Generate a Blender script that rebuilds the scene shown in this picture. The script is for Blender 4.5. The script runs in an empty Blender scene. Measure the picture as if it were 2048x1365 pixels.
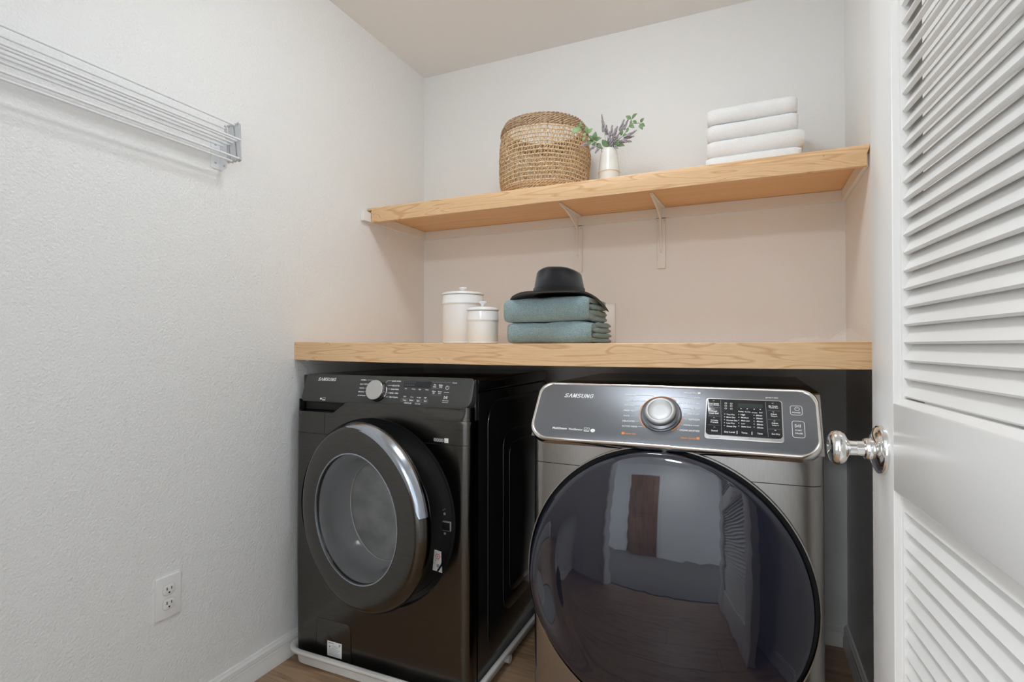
import bpy, bmesh, math, random
from mathutils import Vector, Matrix, noise

# ---------------------------------------------------------------- camera, world, lights, exposure
SC = bpy.context.scene
COL = SC.collection
cam_d = bpy.data.cameras.new('camera')
cam_d.sensor_width = 36.0
cam_d.lens = 36.0 * 1071.0 / 2048.0
cam_d.clip_start = 0.02
cam = bpy.data.objects.new('camera', cam_d)
COL.objects.link(cam)
cam.location = (0, 0, 1.078)
cam.rotation_euler = (math.radians(90.51), 0, math.radians(23.83))
SC.camera = cam

world = bpy.data.worlds.new('daylight')
SC.world = world
world.use_nodes = True
bgn = world.node_tree.nodes['Background']
bgn.inputs['Color'].default_value = (0.80, 0.90, 1.0, 1)
bgn.inputs['Strength'].default_value = 3.0

SC.view_settings.view_transform = 'Standard'
SC.view_settings.look = 'None'
SC.view_settings.gamma = 1.0
SC.view_settings.exposure = 0.16
SC.view_settings.use_curve_mapping = False
SC.cycles.diffuse_bounces = 8      # white room: light bounces many times
SC.cycles.max_bounces = 12
LAMP_POWER = 30.5          # emission strength of the ceiling lamp diffuser
HALL_FILL_POWER = 70.0         # emission strength of the added hall fill light

random.seed(7)
PI = math.pi

# ---------------------------------------------------------------- dimensions (metres, camera over 0,0)
XL, XR, YB, ZC = -1.47, 0.321, 2.248, 2.408      # left wall, right wall, back wall, ceiling
YC0 = 1.422                                      # counter front
YS0 = 1.815                                      # shelf front

# ---------------------------------------------------------------- materials
MATS = {}
def mat(name, color, rough=0.5, metal=0.0, spec=0.5, bump=None, var=None, emit=None, trans=0.0, ior=1.45, coat=0.0, alpha=1.0, sheen=0.0):
    """bump=(scale,strength,dist)  var=(scale,(r,g,b) second colour,(sx,sy,sz) stretch)"""
    m = bpy.data.materials.new(name); m.use_nodes = True
    nt = m.node_tree; N = nt.nodes; Lk = nt.links
    b = N['Principled BSDF']
    b.inputs['Base Color'].default_value = (*color, 1)
    b.inputs['Roughness'].default_value = rough
    b.inputs['Metallic'].default_value = metal
    b.inputs['Specular IOR Level'].default_value = spec
    b.inputs['IOR'].default_value = ior
    b.inputs['Transmission Weight'].default_value = trans
    b.inputs['Coat Weight'].default_value = coat
    b.inputs['Coat Roughness'].default_value = 0.05
    b.inputs['Alpha'].default_value = alpha
    b.inputs['Sheen Weight'].default_value = sheen
    if emit:
        b.inputs['Emission Color'].default_value = (*emit[0], 1)
        b.inputs['Emission Strength'].default_value = emit[1]
    tc = None
    if bump or var:
        tc = N.new('ShaderNodeTexCoord')
    if var:
        mp = N.new('ShaderNodeMapping'); mp.inputs['Scale'].default_value = var[2]
        nz = N.new('ShaderNodeTexNoise'); nz.inputs['Scale'].default_value = var[0]; nz.inputs['Detail'].default_value = 4
        mx = N.new('ShaderNodeMix'); mx.data_type = 'RGBA'
        mx.inputs['A'].default_value = (*color, 1); mx.inputs['B'].default_value = (*var[1], 1)
        rp = N.new('ShaderNodeMapRange'); rp.inputs['From Min'].default_value = 0.35; rp.inputs['From Max'].default_value = 0.65
        Lk.new(tc.outputs['Object'], mp.inputs['Vector']); Lk.new(mp.outputs['Vector'], nz.inputs['Vector'])
        Lk.new(nz.outputs['Fac'], rp.inputs['Value']); Lk.new(rp.outputs['Result'], mx.inputs['Factor'])
        Lk.new(mx.outputs['Result'], b.inputs['Base Color'])
    if bump:
        nz2 = N.new('ShaderNodeTexNoise'); nz2.inputs['Scale'].default_value = bump[0]; nz2.inputs['Detail'].default_value = 3
        bp = N.new('ShaderNodeBump'); bp.inputs['Strength'].default_value = bump[1]; bp.inputs['Distance'].default_value = bump[2]
        Lk.new(tc.outputs['Object'], nz2.inputs['Vector'])
        Lk.new(nz2.outputs['Fac'], bp.inputs['Height']); Lk.new(bp.outputs['Normal'], b.inputs['Normal'])
    MATS[name] = m
    return m

def wood(name, c1, c2, c3, ring=9.0, rough=0.38, stretch=(0.55, 6.0, 9.0), grainscale=1.0):
    """long-grained board: wavy growth rings, fine pores"""
    m = bpy.data.materials.new(name); m.use_nodes = True
    nt = m.node_tree; N = nt.nodes; Lk = nt.links
    b = N['Principled BSDF']; b.inputs['Roughness'].default_value = rough
    tc = N.new('ShaderNodeTexCoord')
    mp = N.new('ShaderNodeMapping'); mp.inputs['Scale'].default_value = stretch
    nz = N.new('ShaderNodeTexNoise'); nz.inputs['Scale'].default_value = 1.7 * grainscale; nz.inputs['Detail'].default_value = 2.0; nz.inputs['Distortion'].default_value = 0.6
    ml = N.new('ShaderNodeMath'); ml.operation = 'MULTIPLY'; ml.inputs[1].default_value = ring
    fr = N.new('ShaderNodeMath'); fr.operation = 'PINGPONG'; fr.inputs[1].default_value = 1.0
    cr = N.new('ShaderNodeValToRGB')
    cr.color_ramp.elements[0].position = 0.0; cr.color_ramp.elements[0].color = (*c3, 1)
    cr.color_ramp.elements[1].position = 0.30; cr.color_ramp.elements[1].color = (*c1, 1)
    e = cr.color_ramp.elements.new(1.0); e.color = (*c2, 1)
    mp2 = N.new('ShaderNodeMapping'); mp2.inputs['Scale'].default_value = (stretch[0]*8, stretch[1]*22, stretch[2]*22)
    n2 = N.new('ShaderNodeTexNoise'); n2.inputs['Scale'].default_value = 3.0; n2.inputs['Detail'].default_value = 3
    mx = N.new('ShaderNodeMix'); mx.data_type = 'RGBA'; mx.blend_type = 'MULTIPLY'; mx.inputs['Factor'].default_value = 0.35
    r2 = N.new('ShaderNodeValToRGB'); r2.color_ramp.elements[0].position = 0.3; r2.color_ramp.elements[0].color = (0.72, 0.66, 0.58, 1); r2.color_ramp.elements[1].position = 0.6; r2.color_ramp.elements[1].color = (1, 1, 1, 1)
    for a, c in ((tc.outputs['Object'], mp.inputs['Vector']), (mp.outputs['Vector'], nz.inputs['Vector']), (nz.outputs['Fac'], ml.inputs[0]),
                 (ml.outputs[0], fr.inputs[0]), (fr.outputs[0], cr.inputs['Fac']), (tc.outputs['Object'], mp2.inputs['Vector']),
                 (mp2.outputs['Vector'], n2.inputs['Vector']), (n2.outputs['Fac'], r2.inputs['Fac']), (cr.outputs['Color'], mx.inputs['A']),
                 (r2.outputs['Color'], mx.inputs['B']), (mx.outputs['Result'], b.inputs['Base Color'])):
        Lk.new(a, c)
    MATS[name] = m
    return m

def clear(name, tint, mix, rough=0.03, gloss=(1, 1, 1)):
    """thin clear sheet: mostly see-through, some gloss"""
    m = bpy.data.materials.new(name); m.use_nodes = True
    nt = m.node_tree; N = nt.nodes; Lk = nt.links
    N.remove(N['Principled BSDF'])
    t = N.new('ShaderNodeBsdfTransparent'); t.inputs['Color'].default_value = (*tint, 1)
    g = N.new('ShaderNodeBsdfGlossy'); g.inputs['Roughness'].default_value = rough; g.inputs['Color'].default_value = (*gloss, 1)
    fz = N.new('ShaderNodeFresnel'); fz.inputs['IOR'].default_value = mix
    ms = N.new('ShaderNodeMixShader')
    Lk.new(fz.outputs[0], ms.inputs[0]); Lk.new(t.outputs[0], ms.inputs[1]); Lk.new(g.outputs[0], ms.inputs[2])
    Lk.new(ms.outputs[0], N['Material Output'].inputs['Surface'])
    MATS[name] = m
    return m

mat('wall_paint', (0.86, 0.86, 0.85), 0.38, spec=0.5, bump=(165, 0.62, 0.0045))
mat('back_wall_paint', (0.86, 0.86, 0.85), 0.42, spec=0.4, bump=(165, 0.32, 0.004))
mat('ceiling_paint', (0.90, 0.89, 0.875), 0.8, spec=0.2, bump=(120, 0.1, 0.003))
mat('trim_paint', (0.83, 0.82, 0.80), 0.3, spec=0.5)
mat('door_paint', (0.83, 0.815, 0.79), 0.28, spec=0.5)
mat('carpet', (0.30, 0.28, 0.26), 0.95, bump=(400, 0.5, 0.01))
wood('maple', (0.83, 0.56, 0.32), (0.78, 0.51, 0.28), (0.66, 0.385, 0.185), ring=17.0, stretch=(1.1, 6.0, 11.0))
wood('maple_panel', (0.86, 0.56, 0.27), (0.82, 0.51, 0.23), (0.72, 0.42, 0.18), ring=6.0, stretch=(0.35, 9.0, 6.0))
wood('plank_wood', (0.42, 0.28, 0.17), (0.34, 0.22, 0.13), (0.28, 0.17, 0.10), ring=5.0, rough=0.4, stretch=(1.0, 14.0, 6.0))
wood('brown_door_wood', (0.35, 0.20, 0.11), (0.30, 0.16, 0.09), (0.22, 0.12, 0.06), ring=4.0, stretch=(5.0, 5.0, 0.5))
mat('black_gap', (0.006, 0.006, 0.006), 0.5)
mat('black_enamel', (0.010, 0.010, 0.010), 0.16, spec=0.5)
mat('black_plastic', (0.014, 0.014, 0.014), 0.28)
mat('black_steel', (0.100, 0.096, 0.090), 0.21, metal=1.0, var=(30, (0.115, 0.110, 0.103), (1, 1, 12)))
mat('grey_steel', (0.35, 0.335, 0.32), 0.24, metal=1.0, var=(30, (0.38, 0.365, 0.345), (12, 1, 1)))
mat('washer_console', (0.050, 0.050, 0.047), 0.38, spec=0.5)
mat('dryer_console', (0.205, 0.215, 0.235), 0.36, metal=0.9)
mat('chrome', (0.82, 0.81, 0.80), 0.07, metal=1.0)
mat('satin_metal', (0.62, 0.615, 0.605), 0.42, metal=1.0)
mat('dial_metal', (0.50, 0.505, 0.51), 0.50, metal=1.0)
mat('blue_steel', (0.42, 0.46, 0.52), 0.18, metal=1.0)
mat('dark_glass', (0.008, 0.010, 0.022), 0.035, spec=0.7, ior=1.65)
mat('display_glass', (0.016, 0.018, 0.021), 0.12, spec=0.6)
mat('lcd', (0.035, 0.05, 0.048), 0.2)
mat('print_white', (0.90, 0.91, 0.92), 0.6)
mat('print_dim', (0.35, 0.36, 0.38), 0.5)
mat('print_dark', (0.12, 0.12, 0.12), 0.5)
mat('print_orange', (0.85, 0.30, 0.09), 0.5)
mat('print_red', (0.7, 0.10, 0.10), 0.5)
mat('paper', (0.78, 0.77, 0.74), 0.6)
mat('gasket', (0.10, 0.10, 0.105), 0.5)
mat('drum_steel', (0.62, 0.61, 0.59), 0.28, metal=0.9)
mat('bowl_grey', (0.60, 0.61, 0.64), 0.10, spec=0.8, alpha=0.55)
mat('bowl_end', (0.38, 0.38, 0.385), 0.15, spec=0.8, alpha=0.60, var=(13, (0.58, 0.57, 0.55), (1, 1, 1.3)))
clear('window_glass', (0.93, 0.94, 0.95), 1.5)
mat('tray_plastic', (0.74, 0.73, 0.71), 0.35, var=(9, (0.66, 0.64, 0.60), (1, 1, 1)))
mat('rack_paint', (0.85, 0.86, 0.875), 0.3, spec=0.5)
mat('rack_link', (0.70, 0.71, 0.73), 0.3, spec=0.5)
mat('zinc', (0.55, 0.55, 0.55), 0.35, metal=0.9)
mat('plate_plastic', (0.84, 0.835, 0.82), 0.28)
mat('groove_grey', (0.55, 0.54, 0.53), 0.6)
mat('slot_dark', (0.05, 0.05, 0.05), 0.6)
mat('ceramic', (0.82, 0.82, 0.815), 0.10, spec=0.6)
mat('vase_glaze', (0.86, 0.855, 0.83), 0.18, spec=0.6, var=(25, (0.80, 0.78, 0.72), (1, 1, 1)))
mat('raw_clay', (0.76, 0.66, 0.52), 0.7)
mat('seagrass', (0.72, 0.51, 0.30), 0.75, var=(160, (0.46, 0.28, 0.14), (1, 1, 1)), bump=(700, 0.5, 0.002))
mat('seagrass_light', (0.88, 0.69, 0.45), 0.75, var=(140, (0.58, 0.38, 0.20), (1, 1, 1)), bump=(700, 0.5, 0.002))
mat('seagrass_dark', (0.58, 0.41, 0.27), 0.8, var=(120, (0.30, 0.19, 0.11), (1, 1, 1)), bump=(700, 0.5, 0.002))
mat('leaf_green', (0.13, 0.24, 0.10), 0.5, var=(60, (0.22, 0.33, 0.17), (1, 1, 1)))
mat('leaf_pale', (0.28, 0.44, 0.20), 0.5, var=(60, (0.20, 0.34, 0.14), (1, 1, 1)))
mat('stem_green', (0.20, 0.22, 0.12), 0.6)
mat('lavender', (0.34, 0.31, 0.36), 0.85, var=(220, (0.52, 0.48, 0.52), (1, 1, 1)))
mat('white_terry', (0.91, 0.91, 0.905), 0.95, spec=0.1, sheen=0.3, bump=(380, 0.6, 0.005))
mat('teal_terry', (0.38, 0.53, 0.565), 0.95, spec=0.1, sheen=0.35, bump=(330, 1.0, 0.008), var=(360, (0.25, 0.365, 0.39), (1, 1, 1)))
mat('black_felt', (0.014, 0.014, 0.016), 0.9, spec=0.15, sheen=0.35, bump=(700, 0.5, 0.002))
m_ = bpy.data.materials.new('bag_plastic'); m_.use_nodes = True; MATS['bag_plastic'] = m_
N_ = m_.node_tree.nodes; N_['Principled BSDF'].inputs['Base Color'].default_value = (0.9, 0.9, 0.9, 1)
N_['Principled BSDF'].inputs['Roughness'].default_value = 0.18; N_['Principled BSDF'].inputs['Alpha'].default_value = 0.12
mat('lamp_diffuser', (0.9, 0.9, 0.88), 0.5, emit=((0.875, 0.945, 1.0), LAMP_POWER))
mat('hall_fill_glow', (0.9, 0.9, 0.88), 0.5, emit=((0.92, 0.96, 1.0), HALL_FILL_POWER))

# ---------------------------------------------------------------- mesh helpers
class MB:
    def __init__(self): self.v = []; self.f = []
    def add(self, vs, fs):
        o = len(self.v)
        self.v += [tuple(p) for p in vs]
        self.f += [tuple(i + o for i in q) for q in fs]
        return self
    def box(self, x0, x1, y0, y1, z0, z1, bev=0.0, seg=2, M=None):
        bm = bmesh.new()
        vs = [bm.verts.new(p) for p in ((x0,y0,z0),(x1,y0,z0),(x1,y1,z0),(x0,y1,z0),(x0,y0,z1),(x1,y0,z1),(x1,y1,z1),(x0,y1,z1))]
        for q in ((3,2,1,0),(4,5,6,7),(0,1,5,4),(1,2,6,5),(2,3,7,6),(3,0,4,7)): bm.faces.new([vs[i] for i in q])
        if bev > 0:
            bmesh.ops.bevel(bm, geom=bm.edges[:], offset=bev, segments=seg, profile=0.5, affect='EDGES')
        bm.verts.index_update()
        P = [(M @ v.co) if M else v.co.copy() for v in bm.verts]
        self.add(P, [[v.index for v in fc.verts] for fc in bm.faces]); bm.free()
        return self
    def lathe(self, prof, fn, n=48, a0=0.0, a1=2*PI, close=True):
        """prof [(r,h)], fn(x,y,h)->xyz; r=0 ends are closed"""
        full = abs(a1 - a0 - 2*PI) < 1e-6
        m = n if full else n + 1
        vs = []; rows = []
        for r, h in prof:
            if r < 1e-7:
                rows.append([len(vs)]); vs.append(fn(0, 0, h))
            else:
                row = []
                for i in range(m):
                    a = a0 + (a1 - a0) * i / n
                    row.append(len(vs)); vs.append(fn(r*math.cos(a), r*math.sin(a), h))
                rows.append(row)
        fs = []
        for A, B in zip(rows, rows[1:]):
            k = m if full else m - 1
            for i in range(k):
                j = (i + 1) % m
                if len(A) == 1 and len(B) == 1: continue
                if len(A) == 1: fs.append((A[0], B[j], B[i]))
                elif len(B) == 1: fs.append((A[i], A[j], B[0]))
                else: fs.append((A[i], A[j], B[j], B[i]))
        return self.add(vs, fs)
    def tube(self, pts, rad, n=8, caps=True, closed=False):
        pts = [Vector(p) for p in pts]; m = len(pts)
        rs = rad if isinstance(rad, (list, tuple)) else [rad]*m
        vs = []; fs = []; up = None
        for i, p in enumerate(pts):
            a = pts[(i-1) % m] if (i > 0 or closed) else p
            b = pts[(i+1) % m] if (i < m-1 or closed) else p
            t = (b - a).normalized()
            if up is None:
                up = Vector((0,0,1)) if abs(t.z) < 0.9 else Vector((1,0,0))
            s = t.cross(up)
            if s.length < 1e-6: s = t.orthogonal()
            s.normalize(); up = s.cross(t).normalized()
            for k in range(n):
                an = 2*PI*k/n
                vs.append(p + (s*math.cos(an) + up*math.sin(an))*rs[i])
        mm = m if closed else m-1
        for i in range(mm):
            for k in range(n):
                j = (i+1) % m
                fs.append((i*n+k, i*n+(k+1) % n, j*n+(k+1) % n, j*n+k))
        if caps and not closed:
            fs.append(tuple(range(n-1, -1, -1))); fs.append(tuple((m-1)*n+k for k in range(n)))
        return self.add(vs, fs)
    def prism(self, poly, d0, d1, fn):
        """poly [(a,b)] extruded along d, fn(a,b,d)->xyz"""
        n = len(poly)
        vs = [fn(a, b, d0) for a, b in poly] + [fn(a, b, d1) for a, b in poly]
        fs = [tuple(range(n-1, -1, -1)), tuple(range(n, 2*n))] + [(i, (i+1) % n, n+(i+1) % n, n+i) for i in range(n)]
        return self.add(vs, fs)
    def slab(self, poly, d0, d1, fn, bev=0.002, scale_c=None):
        """prism with a small chamfer towards d1"""
        n = len(poly)
        cx = sum(p[0] for p in poly)/n; cy = sum(p[1] for p in poly)/n
        def shrink(k):
            out = []
            for i in range(n):
                a = poly[i-1]; b = poly[i]; c = poly[(i+1) % n]
                tx, ty = c[0]-a[0], c[1]-a[1]; l = math.hypot(tx, ty) or 1
                nx, ny = -ty/l, tx/l
                if nx*(cx-b[0]) + ny*(cy-b[1]) < 0: nx, ny = -nx, -ny
                out.append((b[0]+nx*k, b[1]+ny*k))
            return out
        s = 1 if d1 > d0 else -1
        loops = [(poly, d0), (poly, d1 - s*bev), (shrink(bev*0.3), d1 - s*bev*0.3), (shrink(bev), d1)]
        vs = []; fs = []
        for pl, d in loops: vs += [fn(a, b, d) for a, b in pl]
        for k in range(3):
            for i in range(n):
                j = (i+1) % n
                fs.append((k*n+i, k*n+j, (k+1)*n+j, (k+1)*n+i))
        fs.append(tuple(range(n-1, -1, -1))); fs.append(tuple(range(3*n, 4*n)))
        return self.add(vs, fs)
    def grid(self, fn, nu, nv, wrapu=False):
        vs = []; fs = []
        for j in range(nv+1):
            for i in range(nu + (0 if wrapu else 1)):
                vs.append(fn(i/nu, j/nv))
        w = nu if wrapu else nu+1
        for j in range(nv):
            for i in range(nu):
                k = (i+1) % w
                fs.append((j*w+i, j*w+k, (j+1)*w+k, (j+1)*w+i))
        return self.add(vs, fs)
    def ball(self, c, r, n=8, m=5, M=None):
        c = Vector(c); rr = r if isinstance(r, (tuple, list)) else (r, r, r)
        prof = [(math.sin(PI*k/m), -math.cos(PI*k/m)) for k in range(m+1)]
        prof[0] = (0, -1); prof[-1] = (0, 1)
        def fn(x, y, h):
            p = Vector((x*rr[0], y*rr[1], h*rr[2]))
            return c + ((M @ p) if M else p)
        return self.lathe(prof, fn, n)

def origin_of(p):
    o = Vector((0, 0, 0))
    while p:
        o = o + p.location; p = p.parent
    return o

def obj(name, mb, material, parent=None, smooth=35, loc=None, bevel=0.0):
    """one mesh object from world coordinates; child of parent (whose chain carries no rotation)"""
    o0 = origin_of(parent)
    if parent is None and loc is not None: o0 = Vector(loc)
    me = bpy.data.meshes.new(name)
    me.from_pydata([tuple(Vector(p) - o0) for p in mb.v], [], mb.f)
    me.validate(); me.update()
    bm = bmesh.new(); bm.from_mesh(me)
    bmesh.ops.recalc_face_normals(bm, faces=bm.faces[:])
    bm.to_mesh(me); bm.free()
    if smooth:
        me.shade_smooth(); me.set_sharp_from_angle(angle=math.radians(smooth))
    me.materials.append(MATS[material] if isinstance(material, str) else material)
    o = bpy.data.objects.new(name, me); COL.objects.link(o)
    if parent is not None: o.parent = parent
    else: o.location = o0
    return o

def tag(o, label=None, cat=None, group=None, kind=None):
    if label: o['label'] = label
    if cat: o['category'] = cat
    if group: o['group'] = group
    if kind: o['kind'] = kind
    return o

def thing(name, label, cat, loc=(0, 0, 0), group=None, kind=None):
    o = bpy.data.objects.new(name, None); o.empty_display_size = 0.05
    COL.objects.link(o); o.location = loc
    return tag(o, label, cat, group, kind)

def copy_child(src, parent, loc):
    c = src.copy(); COL.objects.link(c); c.parent = parent; c.location = loc
    return c

def rrect(x0, x1, y0, y1, r, n=6):
    if not isinstance(r, (tuple, list)): r = (r,)*4
    P = []
    for (cx, cy, a, rr) in ((x1-r[0], y1-r[0], 0, r[0]), (x0+r[1], y1-r[1], 90, r[1]), (x0+r[2], y0+r[2], 180, r[2]), (x1-r[3], y0+r[3], 270, r[3])):
        for i in range(n+1):
            t = math.radians(a + 90*i/n)
            P.append((cx + rr*math.cos(t), cy + rr*math.sin(t)))
    return P

_tc = {}
def text_geo(s, off=0.0):
    key = (s, off)
    if key in _tc: return _tc[key]
    cu = bpy.data.curves.new('txt', 'FONT'); cu.body = s; cu.resolution_u = 3; cu.offset = off
    o = bpy.data.objects.new('txt', cu); COL.objects.link(o)
    dg = bpy.context.evaluated_depsgraph_get(); dg.update()
    me = bpy.data.meshes.new_from_object(o.evaluated_get(dg))
    V = [(v.co.x, v.co.y) for v in me.vertices]; F = [tuple(p.vertices) for p in me.polygons]
    bpy.data.objects.remove(o); bpy.data.curves.remove(cu); bpy.data.meshes.remove(me)
    x0 = min(p[0] for p in V); x1 = max(p[0] for p in V)
    _tc[key] = (V, F, x0, x1)
    return _tc[key]

def put_text(mb, s, x0, x1, t, fn, off=0.022, shear=0.0, height=None):
    V, F, a, b = text_geo(s, off)
    k = (x1 - x0)/(b - a)
    ky = k if height is None else height/0.70
    mb.add([fn(x0 + (p[0]-a)*k + shear*p[1]*ky, t + p[1]*ky) for p in V], F)

# ================================================================ THE SETTING
def struct(name, mb, m, label, cat, smooth=30, loc=(0, 0, 0)):
    return tag(obj(name, mb, m, None, smooth, loc), label, cat, None, 'structure')

struct('wall_left', MB().box(XL-0.1, XL, 0.03, YB+0.1, -0.02, ZC), 'wall_paint', 'white orange-peel textured side wall carrying the drying rack', 'wall')
struct('wall_back', MB().box(XL, XR, YB, YB+0.1, -0.02, ZC), 'back_wall_paint', 'white wall at the back of the laundry alcove', 'wall')
struct('wall_right', MB().box(XR, XR+0.1, 0.15, YB+0.1, -0.02, ZC), 'back_wall_paint', 'white wall behind the open louvered door', 'wall')
mb = MB()
mb.box(XL, -0.90, 0.03, 0.15, -0.02, ZC).box(0.25, XR+0.1, 0.03, 0.15, -0.02, ZC).box(-0.90, 0.25, 0.03, 0.15, 2.06, ZC)
struct('wall_front', mb, 'wall_paint', 'white wall with the doorway the photo is taken from', 'wall')
struct('ceiling', MB().box(-3.2, 3.2, -2.4, YB+0.1, ZC, ZC+0.08), 'ceiling_paint', 'plain off-white ceiling', 'ceiling')

# floor: real planks running along X, the first a mesh the rest share
fl = thing('floor', 'brown wood-look plank floor', 'floor', (0, 0, 0), kind='structure')
obj('subfloor', MB().box(XL-0.1, XR+0.1, 0.03, YB+0.1, -0.05, -0.008), 'slot_dark', fl)
PW, PL = 0.178, 0.90
src = obj('plank', MB().box(0.0004, PL-0.0004, 0.0004, PW-0.0004, -0.008, 0.0, 0.0008, 1), 'plank_wood', fl, 20)
first = True
for j in range(13):
    y = 0.05 + j*PW
    for i in range(3):
        x = XL - 0.55 + i*PL + (j % 3)*0.27
        if x > XR: continue
        if first: src.location = (x, y, 0); first = False
        else: copy_child(src, fl, (x, y, 0))

# hall behind the camera
struct('floor_hall', MB().box(-3.2, 3.2, -2.4, 0.03, -0.05, 0.004), 'carpet', 'grey carpet of the hall outside the doorway', 'carpet')
struct('wall_hall', MB().box(-3.2, 3.2, -2.5, -2.4, -0.02, ZC), 'wall_paint', 'white wall on the far side of the hall', 'wall')
d2 = thing('door_2', 'brown wooden door across the hall', 'door', (-1.1, -2.4, 0), kind='structure')
obj('leaf', MB().box(-1.5, -0.71, -2.395, -2.36, 0.01, 2.03, 0.003), 'brown_door_wood', d2)
obj('panel', MB().box(-1.38, -0.83, -2.36, -2.352, 1.05, 1.90, 0.004), 'brown_door_wood', d2)
obj('panel', MB().box(-1.38, -0.83, -2.36, -2.352, 0.20, 0.92, 0.004), 'brown_door_wood', d2)
mb = MB()
mb.box(-1.58, -1.51, -2.398, -2.375, 0.004, 2.11, 0.003).box(-0.70, -0.63, -2.398, -2.375, 0.004, 2.11, 0.003).box(-1.51, -0.70, -2.398, -2.375, 2.04, 2.11, 0.003)
obj('casing', mb, 'trim_paint', d2)
# doorway casing on the room side
mb = MB()
mb.box(-0.965, -0.902, 0.151, 0.166, 0.0, 2.12, 0.003).box(-0.902, 0.25, 0.151, 0.166, 2.062, 2.12, 0.003)
struct('trim_1', mb, 'trim_paint', 'white casing around the doorway', 'trim')

# baseboards: moulded profile
def base_profile(): return [(0, 0), (0.016, 0), (0.016, 0.028), (0.013, 0.034), (0.0125, 0.050), (0.0105, 0.052), (0.0125, 0.055), (0.0115, 0.068), (0.006, 0.074), (0.005, 0.078), (0, 0.080)]
struct('baseboard_left', MB().prism(base_profile(), 0.166, YB, lambda a, b, d: (XL+a, d, b)), 'trim_paint', 'white moulded baseboard under the drying rack wall', 'baseboard')
struct('baseboard_back', MB().prism(base_profile(), XL+0.017, XR-0.017, lambda a, b, d: (d, YB-a, b)), 'trim_paint', 'white moulded baseboard behind the machines', 'baseboard')
struct('baseboard_right', MB().prism(base_profile(), 0.166, YB, lambda a, b, d: (XR-a, d, b)), 'trim_paint', 'white moulded baseboard beside the dryer', 'baseboard')

# ceiling lamp (above the frame, lights the alcove)
lp = thing('ceiling_light', 'round flush ceiling light above the room', 'ceiling light', (-0.50, 1.17, ZC-0.001))
def at(c): return lambda x, y, h: (c[0]+x, c[1]+y, c[2]+h)
LC = (-0.50, 1.17, ZC)
obj('base_ring', MB().lathe([(0, -0.0005), (0.155, -0.0005), (0.155, -0.022), (0.142, -0.028), (0.0, -0.028)], at(LC), 40), 'satin_metal', lp)
obj('diffuser', MB().lathe([(0.136, -0.029), (0.139, -0.055), (0.128, -0.082), (0.080, -0.099), (0, -0.104)], at(LC), 40), 'lamp_diffuser', lp)
lp = thing('ceiling_light', 'added fill light in the hall, shaped like a round ceiling light', 'ceiling light', (-0.3, -1.5, ZC-0.001))  # unseen fill light, added behind the camera to brighten the room
LC2 = (-0.3, -1.5, ZC)
obj('base_ring', MB().lathe([(0, -0.0005), (0.215, -0.0005), (0.215, -0.022), (0.20, -0.028), (0.0, -0.028)], at(LC2), 40), 'satin_metal', lp)
obj('diffuser', MB().lathe([(0.195, -0.029), (0.19, -0.045), (0.15, -0.070), (0.09, -0.085), (0, -0.09)], at(LC2), 40), 'hall_fill_glow', lp)

# ================================================================ LOUVERED DOOR (open, hinged near the camera)
E0 = Vector((0.164, 0.925, 0)); HD = Vector((0.0782, -0.9969, 0)); ND = Vector((-0.9969, -0.0782, 0))
def dr(s, d, z): return E0 + HD*s - ND*d + Vector((0, 0, z))      # s from leading edge, d depth behind the face
def dbox(mb, s0, s1, d0, d1, z0, z1, bev=0.0015):
    t = MB().box(s0, s1, d0, d1, z0, z1, bev, 2)
    return mb.add([dr(*p) for p in t.v], t.f)
DW_, DT = 0.752, 0.035
door = thing('door_1', 'white louvered door standing open, chrome knob on its edge stile', 'door', tuple(dr(DW_, 0, 0.008)), kind='structure')
obj('stile', dbox(MB(), 0, 0.0895, 0, DT, 0.010, 2.035), 'door_paint', door)
obj('stile', dbox(MB(), DW_-0.0895, DW_, 0, DT, 0.010, 2.035), 'door_paint', door)
S0, S1 = 0.0893, DW_-0.0893
obj('lock_rail', dbox(MB(), S0, S1, 0.0002, DT-0.0002, 0.8905, 1.0035), 'door_paint', door)
obj('top_rail', dbox(MB(), S0, S1, 0.0002, DT-0.0002, 1.930, 2.035), 'door_paint', door)
obj('bottom_rail', dbox(MB(), S0, S1, 0.0002, DT-0.0002, 0.010, 0.215), 'door_paint', door)
BD = [(0, 0), (0.0062, 0.0045), (0.0062, 0.0062), (0.0085, 0.0068), (0.0085, 0.028), (0, 0.028)]   # sticking bead: (inset, depth)
for z0, z1 in ((1.0035, 1.930), (0.215, 0.8905)):
    for kind_ in range(4):
        mb = MB()
        if kind_ == 0: mb.prism(BD, z0, z1, lambda a, b, d: dr(0.0893+a, b+0.0015, d))
        elif kind_ == 1: mb.prism(BD, z0, z1, lambda a, b, d: dr(S1-a, b+0.0015, d))
        elif kind_ == 2: mb.prism([(a*0.8, b) for a, b in BD[:4]] + [(0.0065, 0.012), (0, 0.012)], S0, S1, lambda a, b, d, z0=z0: dr(d, b+0.0015, z0+a))
        else: mb.prism([(a*0.8, b) for a, b in BD[:4]] + [(0.0065, 0.012), (0, 0.012)], S0, S1, lambda a, b, d, z1=z1: dr(d, b+0.0015, z1-a))
        obj('bead', mb, 'door_paint', door, 40)
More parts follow.
